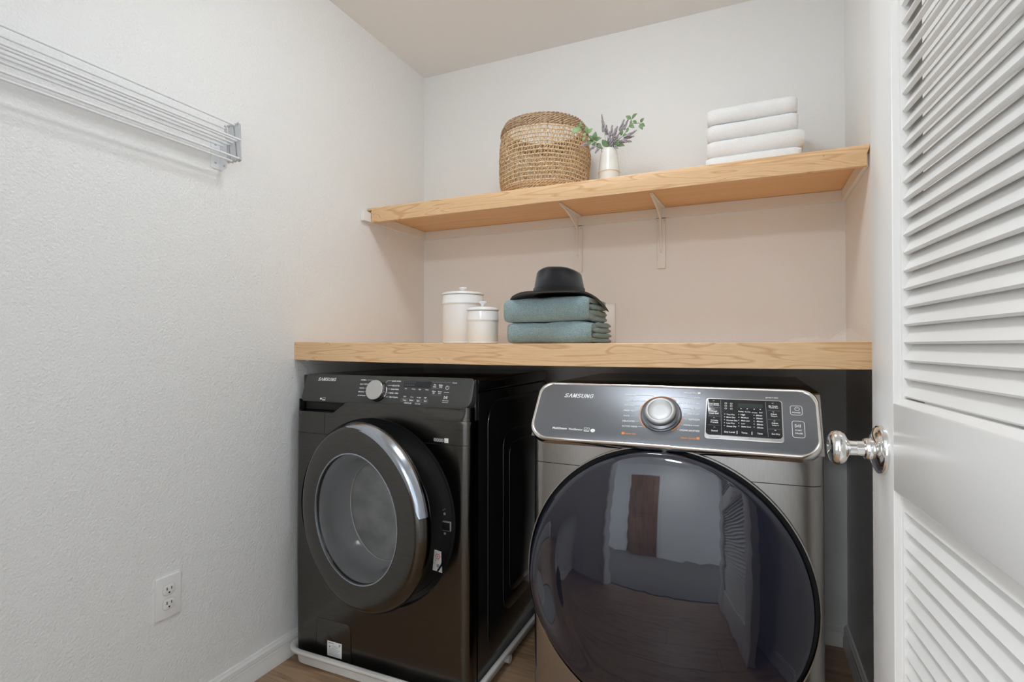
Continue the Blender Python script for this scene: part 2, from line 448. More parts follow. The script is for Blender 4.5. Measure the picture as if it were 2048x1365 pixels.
# slats: steep louvres, front edge low
def slat_mesh(mb, z):
    a = Vector((0.0092, 0.0)); u = Vector((0.454, 0.891)); w = Vector((0.891, -0.454))
    W, T = 0.0295, 0.0056
    prof = []
    for (k, t) in ((0.001, 0), (W-0.001, 0), (W, 0.001), (W, T-0.001), (W-0.001, T), (0.001, T), (0, T-0.0012), (0, 0.0012)):
        q = a + u*k + w*t
        prof.append((q.x, q.y))
    return mb.prism(prof, S0+0.006, S1-0.006, lambda d, b, s: dr(s, d, z+b))
PITCH = 0.0228
zs = [1.0135 + PITCH*k for k in range(40) if 1.0135 + PITCH*k < 1.912]
zs += [0.8655 - PITCH*k for k in range(40) if 0.8655 - PITCH*k > 0.222]
slat0 = obj('slat', slat_mesh(MB(), zs[0]), 'door_paint', door, 40)
for z in zs[1:]:
    copy_child(slat0, door, (0, 0, z - zs[0]))
# knob: rosette, neck and pull, both sides of the door
KZ, KS = 0.935, 0.0455
def kn(sign):
    def fn(x, y, h):
        return dr(KS + x, (-h if sign < 0 else DT + h), KZ + y)
    return fn
for sg in (-1, 1):
    k = obj('door_knob', MB().lathe([(0.0, 0.030), (0.0100, 0.030), (0.0105, 0.040), (0.0140, 0.0425), (0.0205, 0.0460), (0.0232, 0.0510), (0.0236, 0.0555), (0.0218, 0.0605), (0.0190, 0.0630), (0.0178, 0.0632), (0.0165, 0.0640), (0.0100, 0.0652), (0, 0.0655)], kn(sg), 40), 'chrome', door, 40)
    tag(k, 'polished chrome door knob')
    obj('rosette', MB().lathe([(0, 0.0), (0.0335, 0.0), (0.0335, 0.0035), (0.0325, 0.0060), (0.0300, 0.0068), (0.0280, 0.0085), (0.0215, 0.0115), (0.0160, 0.0135), (0, 0.0135)], kn(sg), 40), 'chrome', k, 30)
    obj('neck', MB().lathe([(0, 0.0132), (0.0150, 0.0132), (0.0152, 0.0180), (0.0140, 0.0215), (0.0108, 0.0230), (0.0104, 0.0315), (0, 0.0315)], kn(sg), 32), 'chrome', k, 30)

# ================================================================ UPPER SHELF
SZ0, SZ1, SP0 = 1.597, 1.657, 1.638
sh = thing('wall_shelf', 'maple wall shelf above the counter, holding basket, vase and white towels', 'shelf', (-0.576, YB-0.001, SP0))
obj('shelf_panel', MB().box(XL+0.001, XR-0.001, YS0+0.019, YB-0.001, SP0, SZ1-0.0005, 0.0008, 1), 'maple_panel', sh)
CT = 0.019
fas = [(XL+0.002, SZ1), (XL+0.002, SZ1-0.009), (XL+CT+0.003, SZ1-0.009), (XL+CT+0.003, SZ0), (XR-0.0075, SZ0), (XR-0.0075, SZ1-0.024), (XR-0.0012, SZ1-0.011), (XR-0.0012, SZ1)]
obj('fascia', MB().slab(fas, YS0+0.0188, YS0, lambda a, b, d: (a, d, b), 0.0008), 'maple', sh)
obj('cleat', MB().box(XL+0.0005, XL+CT, YS0-0.042, YB-CT-0.001, SZ0+0.001, SP0-0.0005, 0.001, 1), 'trim_paint', sh)
obj('cleat', MB().box(XR-0.013, XR-0.0005, YS0+0.0192, YB-CT-0.001, SZ0+0.001, SP0-0.0005, 0.001, 1), 'trim_paint', sh)
obj('cleat', MB().box(XL+0.001, XR-0.001, YB-CT, YB-0.0005, SZ0+0.001, SP0-0.0005, 0.001, 1), 'trim_paint', sh)
for (x, z) in ((XL+0.034, 1.628), (XL+0.020+0.004, 1.618), (0.205, 1.640)):
    obj('nail_hole', MB().lathe([(0, 0.0), (0.0014, 0.0), (0.0014, 0.0006), (0, 0.0006)], lambda a, b, h, x=x, z=z: (x+a, YS0-h, z+b), 8), 'print_dark', sh)

def bracket(xc, zb, label):
    b = thing('shelf_bracket', label, 'bracket', (xc, YB-0.001, zb), 'brackets under the wall shelf')
    yb = YB - 0.0005
    st = obj('back_strip', MB().box(xc-0.0165, xc+0.0165, yb-0.0130, yb, zb, SZ0-0.0005, 0.0012, 1), 'trim_paint', b)
    yf_ = yb - 0.0130
    zt = SP0 - 0.0012
    # vertical leg with raised rib, horizontal arm and curved gusset
    leg = [(-0.0055, zb+0.062), (0.0055, zb+0.062), (0.0070, zt-0.075), (0.0175, zt-0.038), (0.0175, SZ0-0.001), (-0.0175, SZ0-0.001), (-0.0175, zt-0.038), (-0.0070, zt-0.075)]
    obj('wall_leg', MB().slab(leg, yf_, yf_-0.0028, lambda a, z, d: (xc+a, d, z), 0.0008), 'trim_paint', b)
    ya, yt = YB-0.0195, 1.985
    arm = [(-0.0175, ya), (-0.0175, ya-0.03), (-0.0065, yt+0.02), (-0.0045, yt), (0.0045, yt), (0.0065, yt+0.02), (0.0175, ya-0.03), (0.0175, ya)]
    obj('shelf_arm', MB().slab(arm, zt, zt-0.0028, lambda a, y, d: (xc+a, y, d), 0.0008), 'trim_paint', b)
    web = [(ya-0.001, zt-0.001), (yt+0.012, zt-0.001), (yt+0.012, zt-0.006)]
    for k in range(9):
        t = k/8
        web.append((yt+0.03 + (ya-0.018-yt-0.03)*t + 0.0*t, zt - 0.007 - 0.045*t**1.7))
    web += [(ya-0.012, zt-0.10), (yf_-0.006, zb+0.075), (yf_-0.0025, zb+0.072), (yf_-0.0025, SZ0-0.002), (ya-0.001, SZ0-0.002)]
    obj('web', MB().prism(web, -0.0028, 0.0028, lambda y, z, d: (xc+d, y, z)), 'trim_paint', b)
    for (dx, z) in ((-0.0122, zt-0.050), (0.0122, zt-0.050), (0.0, zb+0.068)):
        dy = 0.0028
        obj('screw', MB().lathe([(0, 0), (0.0026, 0), (0.0022, 0.0010), (0, 0.0014)], lambda a, h2, h, dx=dx, z=z: (xc+dx+a, yf_-dy-h, z+h2), 12), 'zinc', b)
bracket(-0.6735, 1.396, 'white metal shelf bracket on a strip, directly above the black hat')
bracket(-0.3235, 1.393, 'white metal shelf bracket on a strip, right of the hat, strip end clear')

# ================================================================ COUNTER (slightly sagging board with a maple fascia)
def zc(x):
    pts = [(-1.48, 1.0915), (-1.1, 1.0868), (-0.65, 1.0842), (-0.2, 1.0847), (0.05, 1.0860), (0.33, 1.0885)]
    for (a, va), (b, vb) in zip(pts, pts[1:]):
        if x <= b:
            t = min(1, max(0, (x-a)/(b-a))); t = t*t*(3-2*t)*0.35 + t*0.65
            return va + (vb-va)*t
    return pts[-1][1]
ct = thing('countertop', 'long maple-edged counter shelf over the two machines', 'countertop', (-0.576, YB-0.001, 1.03))
def sag_bar(x0, x1, y0, y1, lo, hi, n=48, b=0.0012):
    mb = MB()
    prof = [(y0+b, lo), (y1, lo), (y1, hi), (y0+b, hi), (y0, hi-b), (y0, lo+b)]
    k = len(prof); vs = []; fs = []
    for i in range(n+1):
        x = x0 + (x1-x0)*i/n
        for (y, z) in prof: vs.append((x, y, zc(x)+z))
    for i in range(n):
        for q in range(k):
            fs.append((i*k+q, i*k+(q+1) % k, (i+1)*k+(q+1) % k, (i+1)*k+q))
    fs.append(tuple(range(k))); fs.append(tuple(n*k+q for q in range(k-1, -1, -1)))
    return mb.add(vs, fs)
obj('fascia', sag_bar(XL+0.001, XR-0.001, YC0, YC0+0.019, -0.0635, 0.0), 'maple', ct)
obj('counter_panel', sag_bar(XL+0.001, XR-0.001, YC0+0.0195, YB-0.001, -0.020, -0.0004), 'maple_panel', ct)
CLT = 1.062
obj('cleat', MB().box(XL+0.0005, XL+CT, YC0+0.05, YB-CT-0.001, 1.022, CLT, 0.001, 1), 'trim_paint', ct)
obj('cleat', MB().box(XR-CT, XR-0.0005, YC0+0.05, YB-CT-0.001, 1.022, CLT, 0.001, 1), 'trim_paint', ct)
obj('cleat', MB().box(XL+0.001, XR-0.001, YB-CT, YB-0.0005, 1.022, CLT, 0.001, 1), 'trim_paint', ct)
for x in (-1.31, -0.935):
    obj('nail_hole', MB().lathe([(0, 0.0), (0.0013, 0.0), (0.0013, 0.0006), (0, 0.0006)], lambda a, b, h, x=x: (x+a, YC0-h, zc(x)-0.006+b), 8), 'print_dark', ct)

# ================================================================ DRYING RACK on the left wall (folded accordion)
rk = thing('drying_rack', 'white metal accordion drying rack folded against the left wall', 'drying rack', (XL+0.001, 0.64, 1.61))
rods = [(-1.450, 1.737), (-1.409, 1.741), (-1.385, 1.692), (-1.400, 1.691), (-1.417, 1.688), (-1.432, 1.685), (-1.452, 1.682), (-1.389, 1.637), (-1.420, 1.634)]
Y0r, Y1r = 0.15 + 0.03, 1.128
def rod_end(x, z): return [(x, Y0r, z), (x, Y1r, z)]
for (x, z) in rods:
    mb = MB().tube(rod_end(x, z), 0.0033, 10)
    mb.ball((x, Y1r, z), 0.0033, 10, 6)
    obj('rod', mb, 'rack_paint', rk, 50)
def link(x0, z0, x1, z1, y, w=0.0056, th=0.0018):
    a = Vector((x0, 0, z0)); b = Vector((x1, 0, z1)); d = (b-a).normalized(); s = Vector((-d.z, 0, d.x))
    P = []
    for i in range(9):
        t = -PI/2 + PI*i/8; P.append(b + d*math.cos(t)*w + s*math.sin(t)*w)
    for i in range(9):
        t = PI/2 + PI*i/8; P.append(a + d*math.cos(t)*w + s*math.sin(t)*w)
    return MB().prism([(p.x, p.z) for p in P], y, y+th, lambda u, v, t: (u, t, v))
for ye, sgn in ((Y1r+0.001, 1), (Y0r-0.012, -1)):
    k = 0
    tops = [-1.450, -1.436, -1.422, -1.409, -1.396]
    bots = [-1.4345, -1.421, -1.406, -1.392, -1.385]
    for i in range(5):
        obj('link', link(tops[i], 1.742, bots[i], 1.634, ye + 0.0022*(i % 2)), 'rack_link', rk, 40)
    for i in range(4):
        obj('link', link(tops[i+1], 1.740, bots[i]+0.002, 1.638, ye + 0.0046), 'rack_link', rk, 40)
    for i in range(5):
        for (x, z) in ((tops[i], 1.742), (bots[i], 1.634)):
            obj('rivet', MB().lathe([(0, 0.0), (0.0042, 0.0), (0.0036, 0.0014), (0, 0.002)], lambda a, b, h, x=x, z=z: (x+a, ye-0.0006-h, z+b), 12), 'zinc', rk)
    # angle bracket screwed to the wall
    yb_ = ye - 0.003 if sgn > 0 else ye + 0.0085
    fl_ = rrect(yb_-0.030, yb_+0.002, 1.612, 1.700, 0.006)
    wb = obj('wall_bracket', MB().slab(fl_, XL+0.0004, XL+0.0024, lambda a, b, d: (d, a, b), 0.0006), 'rack_paint', rk)
    obj('bracket_flange', MB().slab(rrect(XL+0.0006, XL+0.030, 1.612, 1.700, (0.004, 0.001, 0.001, 0.008)), yb_, yb_+0.002, lambda a, b, d: (a, d, b), 0.0005), 'rack_paint', wb)
    for z in (1.630, 1.685):
        obj('screw', MB().lathe([(0, 0.0), (0.0035, 0.0), (0.0028, 0.0015), (0, 0.002)], lambda a, b, h, z=z: (XL+0.0024+h, yb_-0.015+a, z+b), 12), 'zinc', wb)
    obj('rivet', MB().lathe([(0, 0.0), (0.004, 0.0), (0.0034, 0.0014), (0, 0.002)], lambda a, b, h: (XL+0.021+a, yb_-h, 1.622+b), 12), 'zinc', wb)

# ================================================================ WALL OUTLET
ou = thing('power_outlet', 'white double power outlet on the left wall near the floor', 'outlet', (XL+0.001, 0.974, 0.386))
OY, OZ = 0.974, 0.3865
obj('cover_plate', MB().slab(rrect(OY-0.0355, OY+0.0355, OZ-0.0575, OZ+0.0575, 0.004), XL+0.0003, XL+0.0062, lambda a, b, d: (d, a, b), 0.0022), 'plate_plastic', ou)
for dz in (0.0195, -0.0195):
    face = rrect(OY-0.0172, OY+0.0172, OZ+dz-0.0142, OZ+dz+0.0142, 0.0105, 8)
    rc = obj('receptacle', MB().slab(face, XL+0.0060, XL+0.0078, lambda a, b, d: (d, a, b), 0.0008), 'plate_plastic', ou)
    obj('groove', MB().slab(rrect(OY-0.0182, OY+0.0182, OZ+dz-0.0152, OZ+dz+0.0152, 0.0115, 8), XL+0.0058, XL+0.00635, lambda a, b, d: (d, a, b), 0.0002), 'groove_grey', rc)
    for (dy, w, h) in ((-0.0064, 0.0012, 0.0042), (0.0064, 0.0012, 0.0036)):
        obj('slot', MB().box(XL+0.0070, XL+0.0081, OY+dy-w, OY+dy+w, OZ+dz+0.0035-h, OZ+dz+0.0035+h), 'slot_dark', rc)
    obj('slot', MB().lathe([(0, 0), (0.0026, 0), (0.0026, 0.0011), (0, 0.0011)], lambda a, b, h, dz=dz: (XL+0.0070+h, OY+a, OZ+dz-0.0075+b), 14), 'slot_dark', rc)
obj('screw', MB().lathe([(0, 0), (0.0030, 0), (0.0024, 0.0010), (0, 0.0012)], lambda a, b, h: (XL+0.0062+h, OY+a, OZ+b), 12), 'plate_plastic', ou)

# ================================================================ VENT PLATE on the back wall behind the teal towels
vp = thing('wall_vent', 'white slotted vent plate on the back wall behind the teal towels', 'vent', (-0.62, YB-0.001, 1.09))
obj('cover_plate', MB().slab(rrect(-0.730, -0.514, 1.0885, 1.258, 0.006), YB-0.0004, YB-0.010, lambda a, b, d: (a, d, b), 0.003), 'plate_plastic', vp)
for i in range(7):
    z = 1.222 - i*0.0183
    obj('slot', MB().box(-0.690, -0.553, YB-0.0104, YB-0.0092, z-0.0011, z+0.0011), 'print_dark', vp)

DRYER_WHITE = [('MultiSteam', -0.4712, -0.4321, 0.0282), ('VentSensor', -0.4278, -0.3897, 0.0282), ('NORMAL', -0.2937, -0.2686, 0.1392), ('HEAVY DUTY', -0.2923, -0.2563, 0.1221), ('BEDDING', -0.2925, -0.2661, 0.1076), ('PERM PRESS', -0.2919, -0.2595, 0.0918), ('WOOL', -0.2918, -0.2745, 0.0768), ('DELICATES', -0.2918, -0.2611, 0.0616), ('ACTIVE WEAR', -0.2914, -0.2524, 0.047), ('Manual Dry', -0.1478, -0.1178, 0.1512), ('ECO NORMAL', -0.1452, -0.1083, 0.1377), ('QUICK DRY', -0.1386, -0.1081, 0.1213), ('TIME DRY', -0.1344, -0.1079, 0.106), ('AIR FLUFF', -0.1362, -0.1078, 0.0904), ('REFRESH', -0.1332, -0.1082, 0.0754), ('WRINKLE AWAY', -0.1448, -0.1075, 0.0598), ('STEAM SANITIZE', -0.1521, -0.1068, 0.045), ('Anti Static', -0.0896, -0.0657, 0.1225), ('*Smart Monitor', -0.0915, -0.0645, 0.1188), ('Mixed', -0.0833, -0.0697, 0.1013), ('Load Bell', -0.0862, -0.0662, 0.0955), ('Wrinkle', -0.0833, -0.0667, 0.0762), ('Prevent', -0.0831, -0.066, 0.0709), ('Sound', -0.0808, -0.0669, 0.0483), ('Very Dry', -0.0483, -0.0305, 0.0945), ('More Dry', -0.0482, -0.0287, 0.0866), ('Normal Dry', -0.048, -0.0242, 0.0785), ('Less Dry', -0.0476, -0.0298, 0.0708), ('Damp Dry', -0.0471, -0.0264, 0.0625), ('High', -0.0174, -0.0079, 0.0953), ('Medium', -0.0167, -0.0004, 0.0875), ('Med Low', -0.0164, 0.0021, 0.0794), ('Low', -0.0159, -0.0079, 0.0714), ('Extra Low', -0.0156, 0.0048, 0.0635), ('60min', 0.0152, 0.0282, 0.0951), ('50min', 0.0158, 0.0287, 0.0873), ('40min', 0.0163, 0.0294, 0.0792), ('30min', 0.0168, 0.0298, 0.0711), ('20min', 0.0171, 0.0301, 0.063), ('Drying', -0.0225, -0.0114, 0.1042), ('Cooling', -0.0085, 0.0034, 0.104), ('Prevent', 0.0066, 0.0182, 0.1026), ('End', 0.0224, 0.0286, 0.1034), ('Dry Level', -0.0522, -0.0296, 0.047), ('Temp.', -0.0159, -0.0023, 0.0473), ('Time', 0.0172, 0.0286, 0.0476), ('My Cycle', 0.0422, 0.0613, 0.122), ('*Cycle Save', 0.0424, 0.0624, 0.118), ('Adjust', 0.0458, 0.059, 0.1007), ('Time', 0.0462, 0.0556, 0.0953), ('Adjust', 0.0473, 0.0611, 0.0768), ('Time', 0.0481, 0.0577, 0.0712), ('Eco Dry', 0.0474, 0.0638, 0.0489), ('(press 3 sec)', 0.0363, 0.0626, 0.1464), ('POWER', 0.0908, 0.108, 0.1083), ('START', 0.0946, 0.1085, 0.0627), ('PAUSE', 0.0948, 0.1092, 0.055)]
DRYER_ORANGE = [('Sensor Dry', -0.2805, -0.2533, 0.0266), ('Steam Cycles', -0.148, -0.1144, 0.0248)]
DRYER_STRIP = [('*Smart Care', -0.0843, -0.0627, 0.0306), ('*Child Lock', -0.0018, 0.0176, 0.0327), ('*Smart Care', 0.0456, 0.0662, 0.033)]
WASHER_WHITE = [('NORMAL', -1.1766, -1.1542, 0.0763), ('HEAVY DUTY', -1.1778, -1.1448, 0.0619), ('WHITES', -1.1775, -1.1581, 0.0488), ('BEDDING', -1.1783, -1.155, 0.0363), ('ACTIVEWEAR', -1.1781, -1.1462, 0.024), ('QUICK WASH', -1.0521, -1.0178, 0.0758), ('DELICATES', -1.0484, -1.02, 0.0606), ('PERM PRESS', -1.0503, -1.0201, 0.0485), ('RINSE + SPIN', -1.053, -1.0201, 0.036), ('SELF CLEAN', -1.051, -1.0191, 0.0229), ('Hot', -0.9975, -0.9898, 0.0532), ('X-Heavy', -0.9717, -0.9578, 0.0527), ('High', -0.9461, -0.9372, 0.052), ('Heavy', -0.921, -0.909, 0.0519), ('Cold', -0.9978, -0.9884, 0.0274), ('X-Low', -0.9713, -0.9599, 0.0273), ('No Spin', -0.9471, -0.9316, 0.0264), ('Light', -0.9208, -0.9108, 0.0268), ('Temp', -0.9987, -0.985, 0.0157), ('Rinse', -0.973, -0.9592, 0.0158), ('Spin', -0.946, -0.9347, 0.0152), ('Soil', -0.9194, -0.9099, 0.0155), ('Child Lock', -0.9909, -0.9632, 0.0069), ('Drum Light', -0.9498, -0.9306, 0.0066), ('Pre', -0.8929, -0.885, 0.0681), ('Soak', -0.8949, -0.8835, 0.062), ('Delay', -0.8745, -0.8605, 0.0676), ('End', -0.8719, -0.8625, 0.0618), ('Alarm', -0.8964, -0.8824, 0.0476), ('Off', -0.8934, -0.8855, 0.0416), ('Smart', -0.8742, -0.8606, 0.047), ('Care', -0.8731, -0.8627, 0.0414), ('3 Seconds', -0.8285, -0.8125, 0.0766), ('Hold to Start', -0.854, -0.8318, 0.0204)]

# ================================================================ appliance helpers
def edge_round(dx, R):
    if dx >= R: return 0.0
    q = R - max(dx, 0.0)
    return R - math.sqrt(max(R*R - q*q, 0.0))

def hole_plate(x0, x1, z0, z1, cx, cz, r, yfn, yback, lip=0.02):
    """front sheet with a round opening, sides turned back to yback"""
    angs = [2*PI*i/144 for i in range(144)]
    for (x, z) in ((x0, z0), (x1, z0), (x1, z1), (x0, z1)):
        angs.append(math.atan2(z-cz, x-cx) % (2*PI))
    angs = sorted(set(round(a, 5) for a in angs))
    fr = [0, 0.15, 0.35, 0.55, 0.7, 0.8, 0.88, 0.94, 0.975, 1.0]
    n = len(angs); vs = []; fs = []
    rows = []
    row = []
    for a in angs:                                       # lip inside the hole
        x, z = cx + r*math.cos(a), cz + r*math.sin(a)
        row.append((x, yfn(x, z)+lip, z))
    rows.append(row)
    outs = []
    for a in angs:
        c, s = math.cos(a), math.sin(a); t = 1e9
        if c > 1e-9: t = min(t, (x1-cx)/c)
        if c < -1e-9: t = min(t, (x0-cx)/c)
        if s > 1e-9: t = min(t, (z1-cz)/s)
        if s < -1e-9: t = min(t, (z0-cz)/s)
        outs.append(max(t, r+0.0005))
    for f in fr:
        row = []
        for a, t in zip(angs, outs):
            q = r + (t-r)*f
            x, z = cx + q*math.cos(a), cz + q*math.sin(a)
            row.append((x, yfn(x, z), z))
        rows.append(row)
    row = [(p[0], yback, p[2]) for p in rows[-1]]
    rows.append(row)
    for rw in rows: vs += rw
    for k in range(len(rows)-1):
        for i in range(n):
            j = (i+1) % n
            fs.append((k*n+i, k*n+j, (k+1)*n+j, (k+1)*n+i))
    return MB().add(vs, fs)

def ring_sector(mb, cx, cy, r0, r1, a0, a1, fn, n=40):
    vs = []; fs = []
    for i in range(n+1):
        a = math.radians(a0 + (a1-a0)*i/n)
        vs.append(fn(cx + r0*math.cos(a), cy + r0*math.sin(a))); vs.append(fn(cx + r1*math.cos(a), cy + r1*math.sin(a)))
    for i in range(n): fs.append((2*i, 2*i+1, 2*i+3, 2*i+2))
    return mb.add(vs, fs)
def stroke(mb, x0, y0, x1, y1, w, fn):
    d = math.hypot(x1-x0, y1-y0) or 1; nx, ny = -(y1-y0)/d*w/2, (x1-x0)/d*w/2
    return mb.add([fn(x0+nx, y0+ny), fn(x0-nx, y0-ny), fn(x1-nx, y1-ny), fn(x1+nx, y1+ny)], [(0, 1, 2, 3)])
def rect(mb, x0, x1, y0, y1, fn): return mb.add([fn(x0, y0), fn(x1, y0), fn(x1, y1), fn(x0, y1)], [(0, 1, 2, 3)])
def outline(mb, pts, w, fn):
    n = len(pts)
    for i in range(n): stroke(mb, *pts[i], *pts[(i+1) % n], w, fn)
    return mb
def poly(mb, pts, fn): return mb.add([fn(*p) for p in pts], [tuple(range(len(pts)))])
def power_icon(mb, cx, cy, r, fn):
    ring_sector(mb, cx, cy, r*0.8, r, 120, 420, fn, 30); return stroke(mb, cx, cy+r*0.2, cx, cy+r*1.1, r*0.2, fn)
def play_icon(mb, cx, cy, h, fn):
    outline(mb, [(cx-h*0.75, cy+h*0.5), (cx-h*0.75, cy-h*0.5), (cx+h*0.02, cy)], h*0.13, fn)
    stroke(mb, cx+h*0.2, cy-h*0.5, cx+h*0.2, cy+h*0.5, h*0.16, fn); return stroke(mb, cx+h*0.55, cy-h*0.5, cx+h*0.55, cy+h*0.5, h*0.16, fn)

def brand(mb, x0, x1, t, h, fn):
    """slanted wordmark drawn with strokes, the A without its bar"""
    sw = h*0.20; cw = ((x1-x0) - h*0.22)/(7 + 6*0.20); gap = cw*0.20
    k = 0.22
    def g(ox): return lambda x, y: fn(x0 + ox + x + k*y, t + y)
    L_ = {'S': [(cw*.93, h*.78), (cw*.78, h*.90), (cw*.30, h*.90), (cw*.14, h*.76), (cw*.14, h*.66), (cw*.30, h*.55), (cw*.72, h*.45), (cw*.86, h*.34), (cw*.86, h*.22), (cw*.70, h*.10), (cw*.22, h*.10), (cw*.06, h*.24)],
          'A': [(cw*.04, 0), (cw*.50, h*.93), (cw*.96, 0)], 'M': [(cw*.10, 0), (cw*.14, h), (cw*.50, h*.16), (cw*.86, h), (cw*.92, 0)],
          'U': [(cw*.14, h), (cw*.14, h*.28), (cw*.30, h*.11), (cw*.70, h*.11), (cw*.86, h*.28), (cw*.86, h)], 'N': [(cw*.14, 0), (cw*.14, h*.96), (cw*.86, h*.04), (cw*.86, h)],
          'G': [(cw*.90, h*.76), (cw*.74, h*.90), (cw*.30, h*.90), (cw*.12, h*.72), (cw*.12, h*.28), (cw*.30, h*.10), (cw*.72, h*.10), (cw*.88, h*.26), (cw*.88, h*.48), (cw*.54, h*.48)]}
    for i, ch in enumerate('SAMSUNG'):
        P = L_[ch]; f2 = g(i*(cw+gap))
        for a, b in zip(P, P[1:]): stroke(mb, *a, *b, sw, f2)
        for p in P[1:-1]: poly(mb, [(p[0]+sw*.5*math.cos(q*PI/4), p[1]+sw*.5*math.sin(q*PI/4)) for q in range(8)], f2)
    return mb

# ================================================================ DRAIN TRAY under the washer
TX0, TX1, TY0, TY1 = -1.4535, -0.733, 1.352, 2.10
tr = thing('drain_tray', 'white plastic drip tray under the black washer', 'tray', (-1.095, 1.72, 0))
def tray_loop(ins, z, r): return [(x, y, z) for x, y in rrect(TX0+ins, TX1-ins, TY0+ins, TY1-ins, r, 8)]
loops = [tray_loop(0.034, 0.0005, 0.04), tray_loop(0.024, 0.006, 0.05), tray_loop(0.019, 0.040, 0.055), tray_loop(0.003, 0.046, 0.066), tray_loop(0.0, 0.052, 0.068), tray_loop(0.002, 0.0575, 0.066),
         tray_loop(0.010, 0.0600, 0.06), tray_loop(0.0165, 0.0575, 0.055), tray_loop(0.0215, 0.046, 0.053), tray_loop(0.027, 0.012, 0.048), tray_loop(0.037, 0.008, 0.04)]
n = len(loops[0]); vs = []; fs = []
for l in loops: vs += l
for k in range(len(loops)-1):
    for i in range(n): fs.append((k*n+i, k*n+(i+1) % n, (k+1)*n+(i+1) % n, (k+1)*n+i))
fs.append(tuple(range(n-1, -1, -1))); fs.append(tuple((len(loops)-1)*n+i for i in range(n)))
obj('tray_shell', MB().add(vs, fs), 'tray_plastic', tr, 50)
for x in (-1.30, -0.89):
    obj('rib', MB().box(x-0.006, x+0.006, TY0+0.06, TY1-0.06, 0.0082, 0.0118, 0.0015, 1), 'tray_plastic', tr)
obj('drain_fitting', MB().tube([(TX1-0.024, 1.66, 0.020), (TX1-0.006, 1.66, 0.020)], 0.014, 16), 'tray_plastic', tr)

# ================================================================ WASHER
WX0, WX1, WYF, WYS, WYB = -1.438, -0.752, 1.395, 1.4507, 2.055
ws = thing('washing_machine', 'black front-load washing machine with its round door ajar, standing in a white tray', 'washer', (-1.095, 1.72, 0.0125))
RCX, RCZ, RR = -1.100, 0.545, 0.302
def wy(x, z):
    return WYF - 0.005*(1 - ((z-0.45)/0.42)**2) + edge_round(min(x-WX0, WX1-x), 0.030)
obj('front_panel', hole_plate(WX0, WX1, 0.030, 0.852, RCX, RCZ, RR, wy, WYS-0.0005, 0.022), 'black_steel', ws, 40)
def sm(a, b, x):
    t = min(1, max(0, (x-a)/(b-a))); return t*t*(3-2*t)
def upper(u, v):
    x = WX0 + (WX1-WX0)*u; z = 0.8522 + 0.0408*v
    y = wy(x, z)
    lim = -1.271 + (z-0.853)*1.45
    pocket = (1 - sm(lim-0.004, lim+0.001, x)) * sm(0.855, 0.8585, z) * sm(-1.4180, -1.4130, x)
    y += 0.034*pocket
    lim2 = -0.985 + (0.893-z)*2.2
    y += 0.010*sm(lim2, lim2+0.10, x)*sm(0.854, 0.886, z)*(1 - sm(-0.790, -0.765, x))
    return (x, y, z)
mb = MB().grid(upper, 220, 22)
obj('drawer_panel', mb, 'black_steel', ws, 40)
obj('pocket_shade', MB().slab([(-1.412, 0.8585), (-1.278, 0.8585), (-1.228, 0.889), (-1.412, 0.889)], WYF+0.030, WYF+0.0245, lambda a, b, d: (a, d, b), 0.001), 'black_gap', ws)  # black plate standing in for the shade inside the drawer pocket
# hairline seams of the front
for (a, b) in ((WX0+0.004, RCX-math.sqrt(RR**2-(0.781-RCZ)**2)-0.001), (RCX+math.sqrt(RR**2-(0.781-RCZ)**2)+0.001, WX1-0.004)):
    obj('seam', MB().grid(lambda u, v, a=a, b=b: (a+(b-a)*u, wy(a+(b-a)*u, 0.781)-0.0004, 0.7800+0.0016*v), 24, 1), 'black_gap', ws)
obj('seam', MB().grid(lambda u, v: (-1.305+0.0010*v, wy(-1.305, 0.78+0.07*u)-0.0004, 0.785+0.065*u), 4, 1), 'black_gap', ws)
obj('front_frame', MB().box(WX0, WX1, WYS-0.016, WYS-0.0002, 0.030, 0.976, 0.004, 2), 'black_plastic', ws)
obj('cabinet', MB().box(WX0, WX1, WYS+0.0006, WYB, 0.040, 0.9350, 0.004, 2), 'black_enamel', ws)
obj('top_panel', MB().box(WX0, WX1, WYS+0.0006, WYB, 0.9362, 0.978, 0.006, 3), 'black_enamel', ws)
mb = MB().slab(rrect(1.512, 2.030, 0.086, 0.905, 0.085, 10), WX1-0.001, WX1+0.0035, lambda a, b, d: (d, a, b), 0.0035)
e1 = obj('side_embossing', mb, 'black_enamel', ws, 25)
mb = MB().slab(rrect(1.620, 1.985, 0.185, 0.795, 0.060, 10), WX1+0.003, WX1+0.0065, lambda a, b, d: (d, a, b), 0.0035)
obj('inner_embossing', mb, 'black_enamel', e1, 25)
obj('core_embossing', MB().slab(rrect(1.665, 1.955, 0.235, 0.750, 0.045, 10), WX1+0.006, WX1+0.009, lambda a, b, d: (d, a, b), 0.003), 'black_enamel', e1, 25)
for x in (WX0+0.06, WX1-0.06):
    for y in (WYF+0.085, WYB-0.06):
        obj('foot', MB().lathe([(0, 0.0), (0.020, 0.0), (0.022, 0.003), (0.022, 0.010), (0.008, 0.013), (0.008, 0.030), (0, 0.030)], lambda a, b, h, x=x, y=y: (x+a, y+b, 0.0123+h), 20), 'black_plastic', ws)

